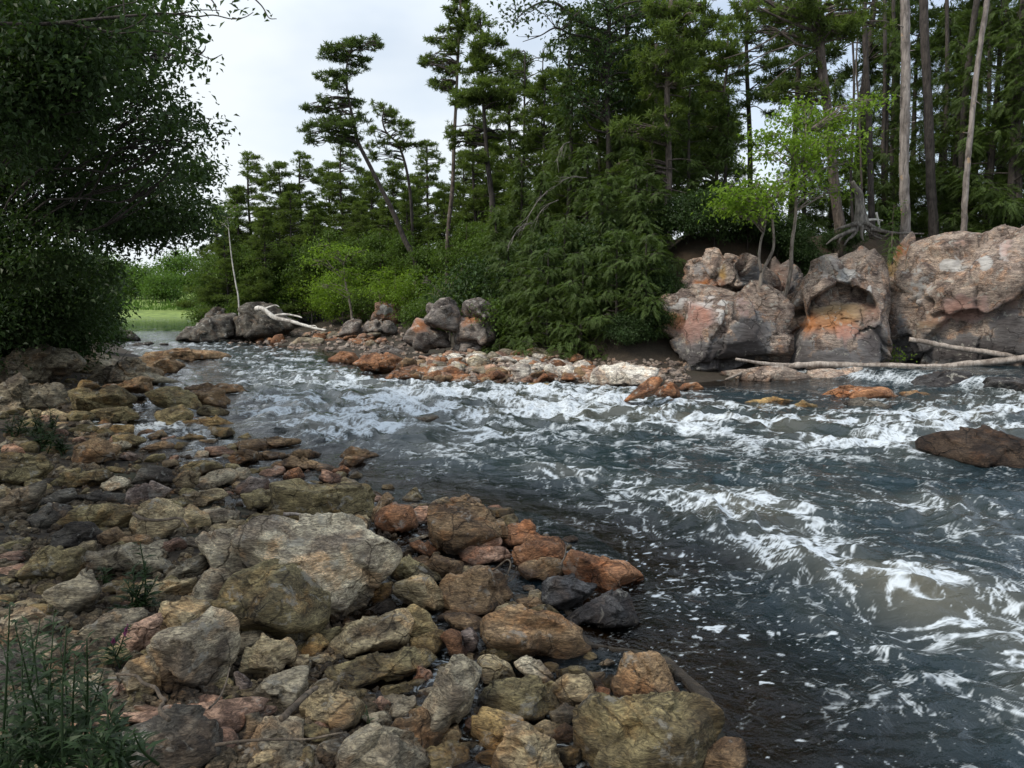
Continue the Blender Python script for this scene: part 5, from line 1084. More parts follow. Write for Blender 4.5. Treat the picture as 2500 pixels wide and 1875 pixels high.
# ---- dark stand of hemlocks that fills the bank: each its own tree
def cone_clumps(r, h, w, n, droop=0.12, base=0.05, top=1.0):
    out = []
    for k in range(n):
        f = base + (top - base) * (k + r.random()) / n; a = r.uniform(0, 6.283); q = w * (1 - f) ** 0.75 * r.uniform(0.35, 1.0) + 0.12
        s = (0.30 + 0.22 * w * (1 - f * 0.75)) * r.uniform(.8, 1.2); out.append((np.array((math.cos(a) * q, math.sin(a) * q, f * h - droop * q)), np.array((s * 1.25, s * 1.25, s * 0.6))))
    return out
def layer_clumps(r, h, w, n, base=0.45):
    out = []
    for k in range(n):
        f = base + (1 - base) * (k + r.random()) / n; a = r.uniform(0, 6.283); q = w * (1.05 - (f - base) / (1 - base)) ** 0.6 * r.uniform(0.3, 1.0)
        s = r.uniform(.55, .95) * (0.5 + 0.25 * w * (1.1 - f)); out.append((np.array((math.cos(a) * q, math.sin(a) * q, f * h + 0.05 * q)), np.array((s * 1.35, s * 1.35, s * 0.42)) * r.uniform(.7, 1.15)))
    return out
def round_clumps(r, h, w, n, base=0.25):
    out = []
    for k in range(n):
        d = unit(r.normal(size=3)); q = r.uniform(.45, 1.0); c = np.array((d[0] * w * q, d[1] * w * q, h * (base + (1 - base) * (0.5 + 0.5 * d[2] * q))))
        s = w * r.uniform(.26, .46); out.append((c, np.array((s, s, s * .7))))
    return out
PROTO = {}
def make_proto(key, fn, h, w, n, style, mat, bark, size, dens, seed, tr, **kw):
    r = np.random.default_rng(seed); cl = fn(r, h, w, n, **kw)
    bend = r.normal(size=2) * 0.02 * h
    P = np.array([(0, 0, -0.3), (bend[0] * .3, bend[1] * .3, h * .35), (bend[0], bend[1], h * .7), (bend[0] * .8, bend[1] * .8, h * .97)])
    PROTO[key] = dict(args=(P, cl, style, mat, bark, size, dens, seed, tr), first=None)
def stand(key, name, label, cat, x, y, s=1.0, rz=0.0, group=None, sz=None, z=None):
    p = PROTO[key]; z = land1(x, y) if z is None else z
    if p['first'] is None:
        P, cl, style, mat, bark, size, dens, seed, tr = p['args']
        o = tree(name, label, cat, [(P, tr, tr * .3)], cl, style, mat, bark, size, dens, group, seed, base=np.zeros(3), limb_r=.03); p['first'] = o
    else:
        src = p['first']; o = src.copy(); o.name = name; COL.objects.link(o)
        for ch in src.children:
            c = ch.copy(); COL.objects.link(c); c.parent = o
        tag(o, label, cat); 
        if group: o['group'] = group
        elif 'group' in o: del o['group']
    o.location = (x, y, z); o.rotation_euler = (0, 0, rz); o.scale = (s, s, sz or s); return o
make_proto('hem1', cone_clumps, 9, 2.3, 46, 'hemlock', 'hemlock', 'bark_dark', .15, 1.0, 31, .16)
make_proto('hem2', cone_clumps, 12, 2.6, 56, 'hemlock', 'hemlock', 'bark_dark', .155, 1.0, 32, .2)
make_proto('hem3', cone_clumps, 5, 2.0, 30, 'hemlock', 'hemlock', 'bark_dark', .14, 1.0, 33, .09)
make_proto('pin1', layer_clumps, 16, 3.5, 105, 'pine', 'pine', 'bark_dark', .26, 1.1, 34, .20, base=.22)
make_proto('pin2', layer_clumps, 13, 3.5, 105, 'pine', 'pine', 'bark_dark', .26, 1.1, 35, .16, base=.18)
make_proto('pin3', layer_clumps, 18, 2.9, 60, 'pine', 'pine_blue', 'bark_dark', .28, 1.0, 36, .2, base=.45)
make_proto('bus1', round_clumps, 3.2, 1.9, 24, 'broad', 'mid', 'sapling', .17, .9, 37, .05, base=.0)
make_proto('bus2', round_clumps, 4.2, 1.8, 26, 'broad', 'bright', 'sapling', .17, .8, 38, .06, base=.1)
make_proto('bus3', round_clumps, 2.6, 2.0, 24, 'broad', 'dark', 'bark_dark', .16, 1.0, 39, .05, base=.0)
make_proto('decid', round_clumps, 11, 3.2, 46, 'broad', 'mid', 'bark', .30, .9, 40, .18, base=.2)
make_proto('farb', round_clumps, 7, 4.5, 34, 'broad', 'far', 'bark', .5, .9, 41, .15, base=.0)
def put(key, name, cat, fr, items, label, group=None):
    for k, it in enumerate(items):
        (bx, by), Y, s = it[:2], it[2], it[3]; p = at_y(*S(fr, [(bx, by)])[0], Y)
        lab = label[k] if isinstance(label, list) else label
        stand(key, name, lab, cat, p[0], p[1], s, (k * 2.4 + Y) % 6.28, group, it[4] if len(it) > 4 else None)
# hemlocks along the waterside slope in mid picture (x in the frame, distance, scale)
put('hem1', 'hemlock_tree', 'hemlock', 'G', [(30, 1500, 36, .62), (230, 1500, 34, .72), (420, 1500, 33, .68), (620, 1500, 32, .62)],
    ["dark hemlock right of the big square grey block on the far shore", "drooping dark hemlock behind the pebbly part of the far shore", "tall feathery hemlock above the pale stones of the far shore", "dark hemlock touching the left cliff"])
put('hem2', 'hemlock_tree', 'hemlock', 'G', [(130, 1400, 39, .62), (340, 1400, 37, .85), (560, 1400, 36, .6), (720, 1300, 35, .5), (880, 1200, 34, .52), (1040, 1100, 34, .5)],
    ["tall hemlock rising behind the drooping one left of mid picture", "tall hemlock below the dark leafy tree with reaching boughs", "tall hemlock under the light plumes of the mid-picture pine", "hemlock right behind the mid-picture pine's trunk", "dark hemlock right above the left cliff", "dark hemlock behind the forked bright sapling"])
put('hem3', 'hemlock_tree', 'hemlock', 'G', [(70, 1590, 33.5, .85), (330, 1590, 31.5, .85), (520, 1590, 31, .9), (690, 1560, 30, .8), (180, 1590, 32.5, .8)],
    ["low bushy hemlock hanging over the big square grey block", "low hemlock hanging over the pale stones in mid shore", "low feathery hemlock left of the left cliff's green bush", "small hemlock against the left cliff's left corner", "low dark hemlock at the start of the pebbly shore"])
put('hem2', 'hemlock_tree', 'hemlock', 'H', [(660, 1000, 36, .75), (900, 1000, 38, .9), (960, 1000, 35, .7), (1120, 1000, 33, .95), (1230, 1000, 32, 1.05), (1330, 1000, 33, 1.2), (780, 1000, 40, .9), (1050, 1000, 40, 1.2), (560, 1000, 41, .85), (420, 1000, 39, .7), (300, 1000, 37, .6)],
    ["dark hemlock between the broken stump and the pale grey snag", "dark hemlock behind the straight trunk right of the snag", "dark hemlock between the snag and the thin leaning trunk", "full green hemlock right of the thin leaning trunk", "dense hemlock close to the right edge above the right cliff", "dense hemlock cut off by the right edge", "tall hemlock far back behind the pale grey snag", "tall hemlock far back behind the thin leaning trunk", "tall hemlock far back behind the broken stump", "hemlock back behind the big dark pine", "hemlock behind the taller green young tree"])
put('hem3', 'hemlock_tree', 'hemlock', 'G', [(130, 1640, 31.5, .7), (250, 1640, 29.5, .75), (400, 1640, 28.4, .75), (560, 1640, 27.8, .75), (690, 1640, 27.6, .7), (60, 1600, 33, .7)],
    ["dark hemlock bough mass low over the start of the pale stones", "feathery low hemlock over the middle of the pale stones", "drooping low hemlock above the large white-topped slab's left", "drooping low hemlock above the large white-topped slab", "low hemlock close to the left cliff's rusty corner", "low hemlock right behind the square grey block's foot stone"])
put('hem1', 'hemlock_tree', 'hemlock', 'G', [(180, 1600, 31, .5), (480, 1600, 30, .55), (330, 1600, 30, .5), (640, 1560, 30, .5)],
    ["mid-sized hemlock with grey dead twigs over the pebbly shore", "mid-sized drooping hemlock left of the left cliff", "mid-sized hemlock in the middle of the waterside thicket", "mid-sized hemlock whose boughs touch the left cliff's top"])
# pines further back
put('pin1', 'pine_tree', 'pine tree', 'F', [(222, 1100, 68, .93), (455, 1100, 66, .82), (640, 1100, 64, .85), (1010, 1100, 60, .80), (1400, 1100, 52, 1.0)],
    ["distant pine with a flat-topped crown, tallest of the far left group", "distant pine left below the tall leaning pine's lowest boughs", "distant pine straight behind the tall leaning pine's trunk", "distant light green pine left of the two tall pines", "pine half hidden behind the pair of slim dark spires"])
put('pin2', 'pine_tree', 'pine tree', 'F', [(150, 1100, 66, .90), (330, 1100, 65, .98), (560, 1100, 70, 1.0), (760, 1100, 62, .82), (860, 1100, 66, .95), (60, 1100, 70, .85), (1180, 1100, 56, .8), (960, 1100, 68, .9)],
    ["distant bushy pine just left of the flat-topped one", "distant pine just right of the flat-topped one", "distant pine behind the left side of the leaning pine", "short pine right beside the leaning pine's bowed trunk", "distant pine behind the smaller crooked pine", "distant pine half hidden by the dark left trees' edge", "short pine between the trunks of the two tall pines", "distant pine right of the crooked pine"])
put('pin3', 'pine_tree', 'pine tree', 'H', [(520, 1000, 40, 1.1), (700, 1000, 42, 1.1), (950, 1000, 42, 1.15), (1160, 1000, 39, 1.1), (240, 1000, 42, .95), (60, 1000, 44, .9)],
    ["tall pine with high crown behind the dark trunk left of the snag", "tall pine with high crown right behind the pale grey snag", "tall pine with high crown right of the dark straight trunk", "tall pine with high crown near the right edge", "tall pine behind the taller green young tree", "tall pine back between the slim pine and the big dark pine"])
put('pin1', 'pine_tree', 'pine tree', 'G', [(380, 1100, 43, .95), (640, 1000, 41, 1.05), (900, 1000, 42, .95), (-60, 1100, 48, .75)],
    ["tall airy pine back behind the dark leafy tree", "tall airy pine back right behind the mid-picture pine", "tall airy pine back behind the slim pine", "airy pine behind the right one of the two tall pines"])
put('pin2', 'pine_tree', 'pine tree', 'G', [(500, 1000, 39, .95), (760, 1000, 39, 1.1), (250, 1100, 41, .85)],
    ["bushy pine between the dark leafy tree and the mid-picture pine", "bushy pine close behind the mid-picture pine's crown", "bushy pine right of the pair of slim dark spires"])
put('pin2', 'pine_tree', 'pine tree', 'F', [(100, 1100, 58, .62), (270, 1100, 57, .66), (400, 1100, 60, .75), (500, 1100, 58, .62), (700, 1100, 57, .6), (820, 1100, 56, .62), (920, 1100, 55, .66), (1080, 1100, 52, .62), (1240, 1100, 50, .6)],
    ["low bushy pine leftmost of the middle row beyond the far bank's shrubs", "low bushy pine below the flat-topped distant pine", "low bushy pine just left of the leaning pine's lowest boughs", "low bushy pine under the leaning pine's left boughs", "low bushy pine against the leaning pine's lower trunk on its left", "low bushy pine right of the leaning pine's lower trunk", "low bushy pine below the crooked pine", "low bushy pine left of the two tall pines' trunks", "low bushy pine between the feet of the two tall pines"])
put('pin2', 'pine_tree', 'pine tree', 'F', [(390, 1100, 73, .9), (720, 1100, 70, .9), (1300, 1100, 56, .9)],
    ["far pine between the bushy pine and the leaning pine's left boughs", "far pine showing right of the leaning pine's bowed trunk", "far pine between the two tall pines and the slim spires"])
put('decid', 'broadleaf_tree', 'tree', 'F', [(330, 1200, 60, .58), (430, 1200, 58, .52), (560, 1200, 57, .58), (690, 1200, 56, .5), (790, 1200, 54, .52), (900, 1200, 52, .5)],
    ["mid-green round tree behind the bright bushes, left of the far bank's middle", "mid-green round tree behind the bleached branch's bushes", "mid-green round tree straight behind the tall bright shrub", "mid-green round tree left of the leaning pine's foot", "mid-green round tree right of the leaning pine's foot", "mid-green round tree behind the bush right of the pink blocks"])
# broadleaf trees and shrubs of the far bank
put('decid', 'broadleaf_tree', 'tree', 'F', [(50, 1300, 62, .55), (150, 1300, 60, .6), (260, 1300, 58, .55), (1000, 1200, 50, .42), (1180, 1250, 45, .52), (1330, 1250, 42, .5)],
    ["green broadleaf tree at the river mouth beside the lake gap", "broadleaf tree with a white birch stem in front, left of the far bank", "dark green broadleaf tree above the bleached fallen branch", "leafy tree at the foot of the leaning pine's trunk", "dark broadleaf tree below the left one of the two tall pines", "dark broadleaf tree below the right one of the two tall pines"])
put('bus2', 'shrub', 'shrub', 'F', [(480, 1350, 57, 1.0), (360, 1300, 58, .9), (620, 1330, 53, .95), (860, 1400, 51, .9), (950, 1380, 49, .85), (560, 1420, 54, .6)],
    ["bright yellow-green bush above the bleached fallen branch's tip", "bright bush behind the big dark grey boulder", "tall bright shrub with thin stems above the grey slabs", "bright green bush right of the pink blocks", "bright leafy bush above the grey rock with a rusty peak", "small bright bush just right of the bleached fallen branch"])
put('bus1', 'shrub', 'shrub', 'F', [(60, 1420, 60, 1.0), (180, 1400, 58, 1.1), (280, 1400, 57, .9), (740, 1330, 52, .8), (1030, 1340, 44, .9), (1280, 1460, 35, .9), (1360, 1520, 32, .7), (1120, 1480, 42, .7)],
    ["green shrub overhanging the low dark rock ledge", "green shrub above the big dark grey boulder's left side", "dark green shrub above the bleached branch's thick end", "green shrub between the pink blocks and the tall bright shrub", "green shrub between the rusty peak and the square grey block", "leafy shrub right of the big square grey block", "low leafy shrub at the waterside right of the square grey block", "low shrub behind the two thin saplings"])
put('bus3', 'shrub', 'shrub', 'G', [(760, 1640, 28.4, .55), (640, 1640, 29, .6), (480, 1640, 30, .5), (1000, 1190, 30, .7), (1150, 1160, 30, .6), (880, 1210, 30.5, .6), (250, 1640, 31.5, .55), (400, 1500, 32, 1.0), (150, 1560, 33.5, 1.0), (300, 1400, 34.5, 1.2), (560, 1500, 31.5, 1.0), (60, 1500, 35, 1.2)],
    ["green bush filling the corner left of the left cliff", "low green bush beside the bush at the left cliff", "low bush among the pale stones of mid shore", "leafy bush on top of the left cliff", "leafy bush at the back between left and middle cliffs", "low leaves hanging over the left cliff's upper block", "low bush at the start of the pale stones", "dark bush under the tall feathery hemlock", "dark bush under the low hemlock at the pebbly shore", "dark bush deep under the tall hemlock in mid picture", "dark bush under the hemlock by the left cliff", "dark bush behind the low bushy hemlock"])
put('bus3', 'shrub', 'shrub', 'H', [(60, 1120, 30.5, .55), (180, 1130, 30, .5), (290, 1110, 29.6, .5), (380, 1090, 29.4, .42), (-60, 1180, 30.5, .6), (800, 1040, 30.5, .3), (920, 1040, 31, .35), (480, 1060, 31, .4)],
    ["low leafy bush on the slope behind the forked bright sapling", "low leafy bush on the slope behind the twisted grey trunk", "low leafy bush on the slope left of the stump", "low leafy bush beside the foot of the big dark pine", "low leafy bush above the left cliff's upper block at its left", "tiny bush right of the pale grey snag's foot", "tiny bush at the foot of the dark straight trunk", "tiny bush just behind the broken stump"])
put('bus3', 'shrub', 'shrub', 'G', [(790, 1640, 27.6, .5), (700, 1650, 27.2, .45), (600, 1650, 27.0, .4)],
    ["dark bush at the lower left corner of the left cliff", "dark bush two metres left of the left cliff's foot", "dark bush above the large white-topped slab"])
def dead_twigs():
    r = np.random.default_rng(71)
    for k, (x, y, dx, dy, Y) in enumerate(((350, 640, -60, 90, 31.5), (430, 800, -170, 60, 31), (300, 900, -130, 130, 31), (180, 1000, -110, 110, 31.5), (540, 1180, -60, 110, 29.5), (400, 1170, -40, 90, 29.5), (300, 1250, 30, 90, 29.5), (250, 860, -120, 200, 31.2))):
        root = None; P0 = at_y(*S('G', [(x, y)])[0], Y + 1.2); t = Tubes(); B = at_y(*S('G', [(x + dx, y + dy)])[0], Y)
        t.add([P0, (P0 + B) / 2 + (0, 0, .25), B], .028, .006, 14, 5, .2)
        for q in range(9):
            f = r.uniform(.2, .95); a = P0 + (B - P0) * f + (0, 0, .25 * 4 * f * (1 - f)); e = a + (B - P0) * r.uniform(.12, .3) + r.normal(size=3) * (.15, .15, .2) + (0, 0, -.12); t.add([a, (a + e) / 2 + r.normal(size=3) * .05, e], .010, .003, 6, 4)
        o = t.build('dead_branch', M['root'], None, P0)
        tag(o, ["thin grey dead twigs topmost among the dark hemlocks", "long grey dead branch sloping left across the upper hemlocks", "grey dead branch fanning out over the dark hemlocks in mid picture", "grey dead branch hanging at the left side of the dark hemlocks", "dead twigs hanging low close to the left cliff", "short dead twigs hanging low in the middle of the hemlocks", "small dead twigs pointing right low in the hemlocks", "longest grey dead branch drooping steeply at the hemlocks' left side"][k], 'branch')
dead_twigs()
# small plants on the cliffs
b = px_clumps('H', [(695,1110,30,45),(698,1060,22,30),(695,1160,26,30)], 26.6, 20, .1)
tree('cedar_shrub', "small bluish cedar growing in the crack between the middle and right cliffs", 'cedar', [trunk_px('H', [(697,1190),(696,1100),(697,1040)], 26.6, .03, .01, False)], b, 'hemlock', 'pine_blue', 'bark', .09, 1.2, seed=21)
b = px_clumps('H', [(705,1600,38,22),(690,1575,20,16),(730,1605,22,14)], 25.9, 21, .1)
tree('fern', "bright green tuft at the foot of the right cliff above the long log", 'fern', [trunk_px('H', [(708,1625),(706,1600),(705,1575)], 25.9, .015, .006, False)], b, 'broad', 'bright', 'twig', .10, .9, seed=22)
b = px_clumps('H', [(700,960,26,30),(690,1000,24,24),(715,930,16,20)], 28.9, 22, .1)
tree('shrub', "small leafy shrub just left of the pale grey snag's foot", 'shrub', [trunk_px('H', [(700,1040),(700,980),(705,920)], 28.9, .02, .008, False)], b, 'broad', 'mid', 'twig', .10, .7, seed=23)
# birch and thin saplings
def thin(label, fr, pts, Y, r0, mat, name='sapling', cat='young tree', blobs=(), lm='mid'):
    P, a, c = trunk_px(fr, pts, Y, r0, r0 * .5, True)
    if blobs: return tree(name, label, cat, [(P, a, c)], split_clumps(px_clumps(fr, blobs, Y, 3), RS, 3, .6), 'broad', lm, mat, .18, .7, seed=len(label), limb_r=.015)
    t = Tubes(); t.add(P, a, c, 20, 7, .15); root = empty(name, P[0]); t.build('trunk', M[mat], root, P[0]); return tag(root, label, cat)
thin("slender white birch stem at the left end of the far bank", 'F', [(152,1350),(140,1280),(125,1190),(115,1110),(108,1040),(100,960)], 52, .055, 'pale_wood', 'birch_tree', 'birch', [(90,1000,40,25),(60,960,50,30),(120,930,40,30)])
thin("sapling with a slim grey stem above the grey slabs", 'F', [(662,1425),(650,1350),(630,1250),(625,1180)], 47.5, .085, 'sapling', blobs=[(620,1150,80,40),(560,1120,70,30),(680,1140,60,30),(520,1180,50,24),(600,1230,70,30),(660,1220,60,28),(560,1270,50,26),(640,1310,50,24)], lm='bright')
thin("left one of two thin pale saplings beside the grey rock with a rusty peak", 'F', [(1092,1560),(1088,1480),(1080,1380),(1075,1330)], 36.5, .05, 'sapling', blobs=[(1060,1300,60,36),(1020,1260,50,26)])
thin("right one of two thin pale saplings beside the grey rock with a rusty peak", 'F', [(1106,1545),(1105,1480),(1103,1400),(1108,1330)], 36.6, .05, 'sapling', blobs=[(1120,1290,60,36),(1160,1240,50,30)])
b = px_clumps('F', [(780,1318,46,20),(750,1300,24,12),(815,1330,24,12)], 45.5, 25, .3)
tree('shrub', "small vivid yellow-green bush right above the pink blocks", 'shrub', [trunk_px('F', [(790,1365),(785,1330),(780,1305)], 45.5, .03, .01, False)], b, 'broad', 'bright', 'twig', .17, .9, seed=26)
# beyond the lake
rr = np.random.default_rng(55)
for k, (x, y, s) in enumerate(((-78, 175, .9), (-66, 170, .55), (-92, 190, 1.2), (-60, 200, 1.3), (-105, 200, 1.4), (-72, 215, 1.5), (-84, 165, .35), (-56, 180, .8), (-120, 185, 1.2), (-48, 210, 1.4), (-40, 190, 1.2), (-95, 225, 1.6), (-64, 158, .3), (-30, 200, 1.3), (-130, 220, 1.6))):
    stand('farb', 'far_tree', "pale green leafy tree on the meadow beyond the lake", 'tree', x, y, s, k * 1.3, 'trees beyond the lake')
# ---- dark trees of the near bank at the left
LEFT = [
 ("dark maple reaching in from the left edge at the top", 12.5, [(0,-40),(700,-60),(560,40),(480,120),(420,300),(380,480),(250,620),(0,700),(-150,700),(-150,-40)], 60, .35, .8, 'maple_tree', [(-150,1900),(-120,900),(-60,200),(0,-200)], .105),
 ("dark leafy tree whose right edge hangs over the river against the sky", 15, [(380,60),(640,40),(800,60),(870,190),(880,290),(800,340),(700,420),(860,480),(950,580),(940,690),(880,860),(700,800),(560,700),(480,560),(400,420)], 44, .16, .48, 'maple_tree', [(-260,1900),(-60,1000),(180,620),(330,300),(420,40)], .11),
 ("dark tree in the middle of the left mass, between the sky and the bank", 16, [(0,560),(260,560),(420,480),(560,720),(520,900),(420,1100),(300,1200),(0,1250),(-120,1200),(-120,560)], 52, .40, .85, 'maple_tree', [(-330,1900),(-260,1200),(-60,800),(200,600)], .11),
 ("dark tree with drooping boughs above the lake gap", 18, [(480,820),(700,780),(940,720),(1000,770),(880,900),(890,1060),(760,1140),(560,1230),(520,1200),(440,1300),(400,1100)], 54, .22, .52, 'maple_tree', [(-330,1800),(-260,1400),(-140,1150),(-80,1000)], .11),
 ("low dark leafy tree hanging over the grey ledges at the left", 21, [(-60,1200),(300,1180),(460,1200),(440,1250),(440,1380),(400,1440),(300,1450),(100,1480),(-60,1540)], 50, .45, .9, 'maple_tree', [(-260,1700),(-220,1500),(-160,1300),(-120,1200)], .12),
 ("bushy green tree at the water's edge left of the lake gap", 27, [(330,1240),(480,1220),(510,1300),(490,1400),(450,1440),(360,1460),(300,1350)], 30, .35, .65, 'maple_tree', [(420,1650),(440,1450),(480,1300)], .14),
]
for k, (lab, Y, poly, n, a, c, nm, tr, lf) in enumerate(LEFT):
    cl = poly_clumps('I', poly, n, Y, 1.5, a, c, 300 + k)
    if k == 0:                                                       # unseen boughs added along the bank to shade the left beach
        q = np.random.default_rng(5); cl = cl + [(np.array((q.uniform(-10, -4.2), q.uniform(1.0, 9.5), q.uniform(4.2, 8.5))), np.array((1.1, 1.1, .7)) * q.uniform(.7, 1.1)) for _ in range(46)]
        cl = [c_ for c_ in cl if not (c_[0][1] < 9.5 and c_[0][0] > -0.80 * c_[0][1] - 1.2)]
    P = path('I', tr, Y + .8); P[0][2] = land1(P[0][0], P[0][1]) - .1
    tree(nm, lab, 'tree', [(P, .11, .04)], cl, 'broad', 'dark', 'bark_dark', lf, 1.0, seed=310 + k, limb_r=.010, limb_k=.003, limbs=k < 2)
put('bus3', 'shrub', 'shrub', 'I', [(40, 1480, 21.5, .9), (170, 1480, 23, .9), (270, 1480, 26, .75), (360, 1480, 30, .7), (-60, 1560, 20, .8), (400, 1460, 35, .65)],
    ["dark shrub over the sloping grey ledge at the left edge", "dark shrub above the grey ledges", "dark shrub above the smooth ledge running down to the river", "shrub behind the ledge at the near bank's water edge", "dark shrub low at the left edge by the flat shelf", "dark shrub left of the lake gap at the water"])
# bare twigs against the sky, part of an overhanging bough
def bough():
    Y = 11.0; t = Tubes(); B = [[(-200,90),(100,110),(300,100),(430,85),(600,70),(720,60),(800,62),(900,45),(990,48)], [(800,62),(880,75),(960,68),(1040,85),(1100,78),(1140,55)], [(930,-20),(960,10),(975,50),(985,70)], [(1130,-20),(1180,30),(1210,80),(1245,85)], [(430,85),(480,40),(560,20),(700,-10)],
        [(540,150),(700,140),(800,170),(860,235),(900,245),(950,265),(1000,245)], [(300,100),(420,130),(540,150)], [(900,245),(920,225),(925,205)], [(555,-20),(560,60),(565,110)], [(700,20),(640,90),(560,130),(440,150)]]
    for k, pts in enumerate(B): t.add(path('I', pts, Y), .030 if k in (0, 6) else .012, .005, 24, 5)
    base = path('I', [(-200, 90)], Y)[0] if False else at_y(*S('I', [(-200, 90)])[0], Y)
    root = empty('overhanging_bough', base); t.build('branch', M['bark_dark'], root, base)
    cl = px_clumps('I', [(1090,20,36,22),(700,20,50,24),(640,60,40,24),(760,90,40,26),(820,180,40,40),(840,290,36,46),(720,130,60,36),(600,120,50,30),(780,230,50,36),(690,260,60,36),(800,10,40,14)], Y, 9, .5)
    V, Fq = foliage('broad', np.random.default_rng(8), cl, .55, .10); mesh('foliage', V - base, Fq, M['dark'], smooth=False, parent=root)
    tag(root, "thin overhanging bough with bare twigs and few leaves at the top left", 'bough')
bough()
# ---- weeds among the stones at the lower left
def weed(label, fr, foot, tops, size, seed, spread=1.0, flower=False, lift=0.15, Y=None, mat='weed', lean=0.1, n=22, name='weed_plant', group=None):
    r = np.random.default_rng(seed); fx, fy = S(fr, [foot])[0]; P0 = hit(fx, fy, 0) if Y is None else at_y(fx, fy, Y); P0[2] = land1(P0[0], P0[1]) if Y is None else P0[2]; TT = []; Vs = []; Fw = []
    for tx, ty in tops:
        sx, sy = S(fr, [(tx, ty)])[0]; E = at_y(sx, sy, P0[1] + r.uniform(-.15, .15)); st = P0 + r.normal(size=3) * (.04, .04, 0) * spread
        m = st + (E - st) * .5 + r.normal(size=3) * lean * np.linalg.norm(E - st) * .4
        c = spline([st, m, E], n); t = Tubes(); t.add([st, m, E], .006 * size, .002 * size, 10, 5); TT.append(t)
        for k in range(2, n):
            for sgn in range(2):
                a = r.uniform(0, 6.283); d = unit(np.array((math.cos(a), math.sin(a), r.uniform(.05, .7)))); L = size * r.uniform(.05, .11) * (1.15 - .6 * k / n)
                Vs.append(leaf_quads(c[k][None], d[None], unit(np.array((0, 0, 1.0)) + r.normal(size=3) * .3)[None], np.array([L]), np.array([L * .20]), .3))
        if flower:
            q = c[-1] - (c[-1] - c[-4]) * r.random((60, 1)) * 1.3; d = unit(r.normal(size=(60, 3)) + (0, 0, .5)); Fw.append(leaf_quads(q, d, unit(r.normal(size=(60, 3))), np.full(60, .014 * size), np.full(60, .010 * size)))
    root = empty(name, P0)
    for t in TT: t.build('stem', M['weed'], root, P0)
    V = np.vstack(Vs) - P0; mesh('leaves', V, np.arange(len(V)).reshape(-1, 4), M[mat], smooth=False, parent=root)
    for V in Fw: V = V - P0; mesh('flower_spike', V, np.arange(len(V)).reshape(-1, 4), M['flower'], smooth=False, parent=root)
    return tag(root, label, 'weed', group)
weed("leafy green weed growing between stones left of the rounded yellow-grey boulder", 'B', (835, 470), [(840,60),(890,210),(760,300),(930,290),(800,200),(700,470),(960,440)], 1.5, 1)
weed("small green weed left of the leafy one, between dull boulders", 'B', (640, 330), [(610,210),(650,250),(600,260)], 1.0, 2)
weed("purple-flowered weed beside the angular pink-grey boulder", 'B', (770, 800), [(765,560),(680,640)], 1.1, 3, flower=True)
WT = [((90,1480),[(90,560),(60,420)]), ((150,1500),[(130,620),(180,560)]), ((240,1480),[(240,520),(250,760)]), ((330,1480),[(325,480),(360,680)]), ((420,1480),[(400,560),(450,760)]), ((520,1480),[(520,640),(480,820)]), ((610,1460),[(620,820),(560,900)]), ((30,1500),[(20,700),(40,900)]), ((700,1470),[(690,1100),(640,1000)]), ((300,1500),[(290,900),(200,980)])]
WL = ["tall weed near the left edge reaching highest among the dark weeds", "weed with two leaning tops close to the left edge", "tall straight-stemmed weed at the lower left", "tall weed right of the straight-stemmed one, with a leafy top", "weed in the middle of the lower left patch", "weed at the right side of the lower left patch", "leaning weed at the right end of the lower left patch", "low weed cut off by the left edge", "low bright weed in front of the large dark grey boulder", "shorter weed at the front of the lower left patch"]
for k, (f, tp) in enumerate(WT): weed(WL[k], 'B', f, tp, .9 + .1 * (k % 3), 20 + k, 1.5, False, Y=2.45 + .12 * (k % 4), n=30)
for k, (fx, fy) in enumerate(((100, 1480), (260, 1480), (420, 1470), (560, 1470), (680, 1480), (30, 1420))):
    weed(["bushy low weed in the lower left corner", "bushy low weed right of the corner", "low leafy weed under the tall ones", "low leafy weed in the front right of the patch", "small low weed at the foot of the large dark grey boulder", "low weed at the left edge of the patch"][k], 'B', (fx, fy), [(fx + dx, fy - 200 - 40 * abs(dx) / 60) for dx in (-120, -40, 50, 120)], 1.0, 40 + k, 2, Y=2.4, n=12)
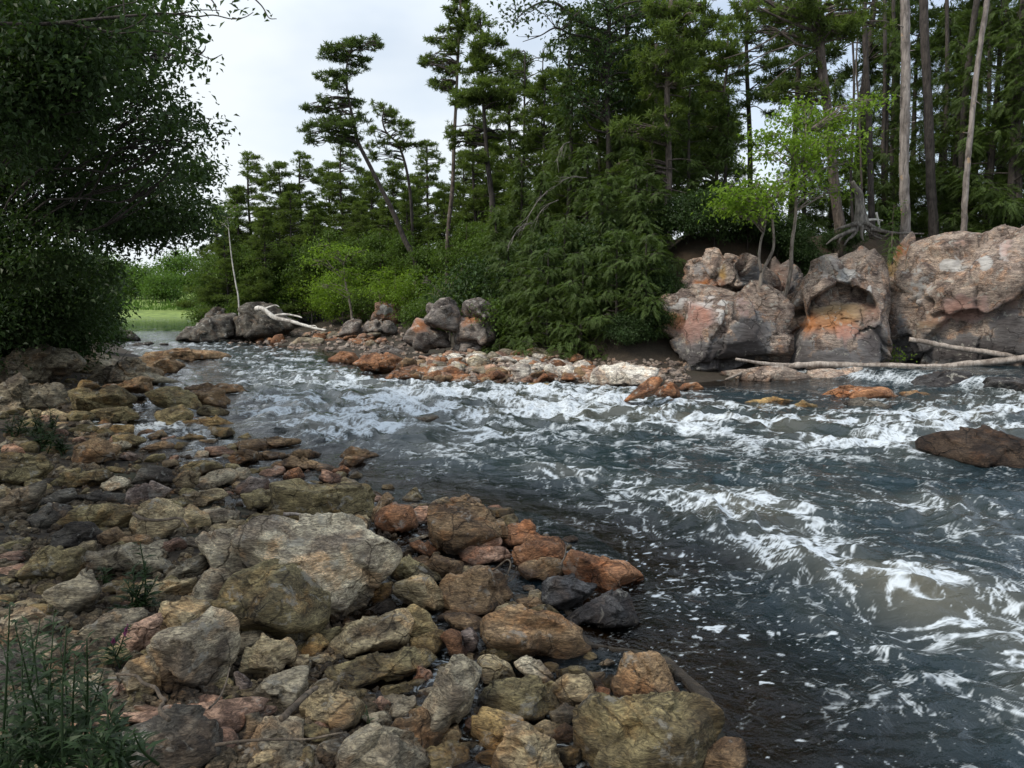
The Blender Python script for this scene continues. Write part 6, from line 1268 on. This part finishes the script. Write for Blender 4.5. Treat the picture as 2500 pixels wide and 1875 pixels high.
for k, (fx, fy, s) in enumerate(((250, 740, 1.6), (180, 640, 1.3), (300, 640, 1.3), (330, 760, 1.3), (90, 660, 1.3))):
    weed("dark leafy weed growing among the dull stones near the left edge", 'C', (fx, fy), [(fx - 60, fy - 110), (fx, fy - 150), (fx + 50, fy - 110), (fx + 20, fy - 90)], s * 1.4, 60 + k, 2, mat='weed', group='dark weeds among the left stones')
weed("tiny green plant in a crack at the foot of the long olive block", 'A', (420, 345), [(370,315),(420,305),(470,312),(440,320)], .8, 80)
weed("thin-stemmed weed on the tip of the near bank against the water", 'C', (700, 235), [(690,190),(750,155),(810,90),(720,170)], 1.3, 81, n=9)
weed("dark rush-like stems in the centre front between the stones", 'A', (610, 1480), [(590,1250),(620,1350),(600,1300)], .8, 82, n=5)
# grass on the lip of the right cliff: nobody could count it
def grass():
    r = np.random.default_rng(4); n = 2600; px = r.uniform(1760, 2560, n); x, y = [], []
    P = np.array([at_y(a, 560, 28.3 + r.uniform(-.5, 1.6)) for a in px]); P = P[(P[:, 0] > 13.5) | (r.random(n) < .12)]; P[:, 2] = np.maximum(land(P[:, :2]), 0) + 0.0
    d = unit(np.column_stack([r.normal(size=(len(P), 2)) * .35, np.ones(len(P))])); L = r.uniform(.15, .5, len(P)); V = leaf_quads(P, d, unit(r.normal(size=(len(P), 3))), L, np.full(len(P), .018))
    o = mesh("grass", V, np.arange(len(V)).reshape(-1, 4), M['mid'], smooth=False); tag(o, "thin green grass along the top edge of the right cliff", 'grass', kind='stuff')
grass()
def meadow():
    r = np.random.default_rng(6); n = 7000; P = np.column_stack([r.uniform(-130, -25, n), 146.3 + r.exponential(9, n), np.zeros(n)]); P[:, 2] = land(P[:, :2]) - .05
    d = unit(np.column_stack([r.normal(size=(n, 2)) * .25, np.ones(n)])); L = r.uniform(.5, 1.6, n) * (0.5 + 0.5 * (noise(P * .15) > -.1)); V = leaf_quads(P, d, unit(r.normal(size=(n, 3))), L, L * .25)
    o = mesh("meadow_grass", V, np.arange(len(V)).reshape(-1, 4), M['far'], smooth=False); tag(o, "tall pale grass on the meadow along the far shore of the lake", 'grass', kind='stuff')
meadow()
print('leaves', LEAVES[0])
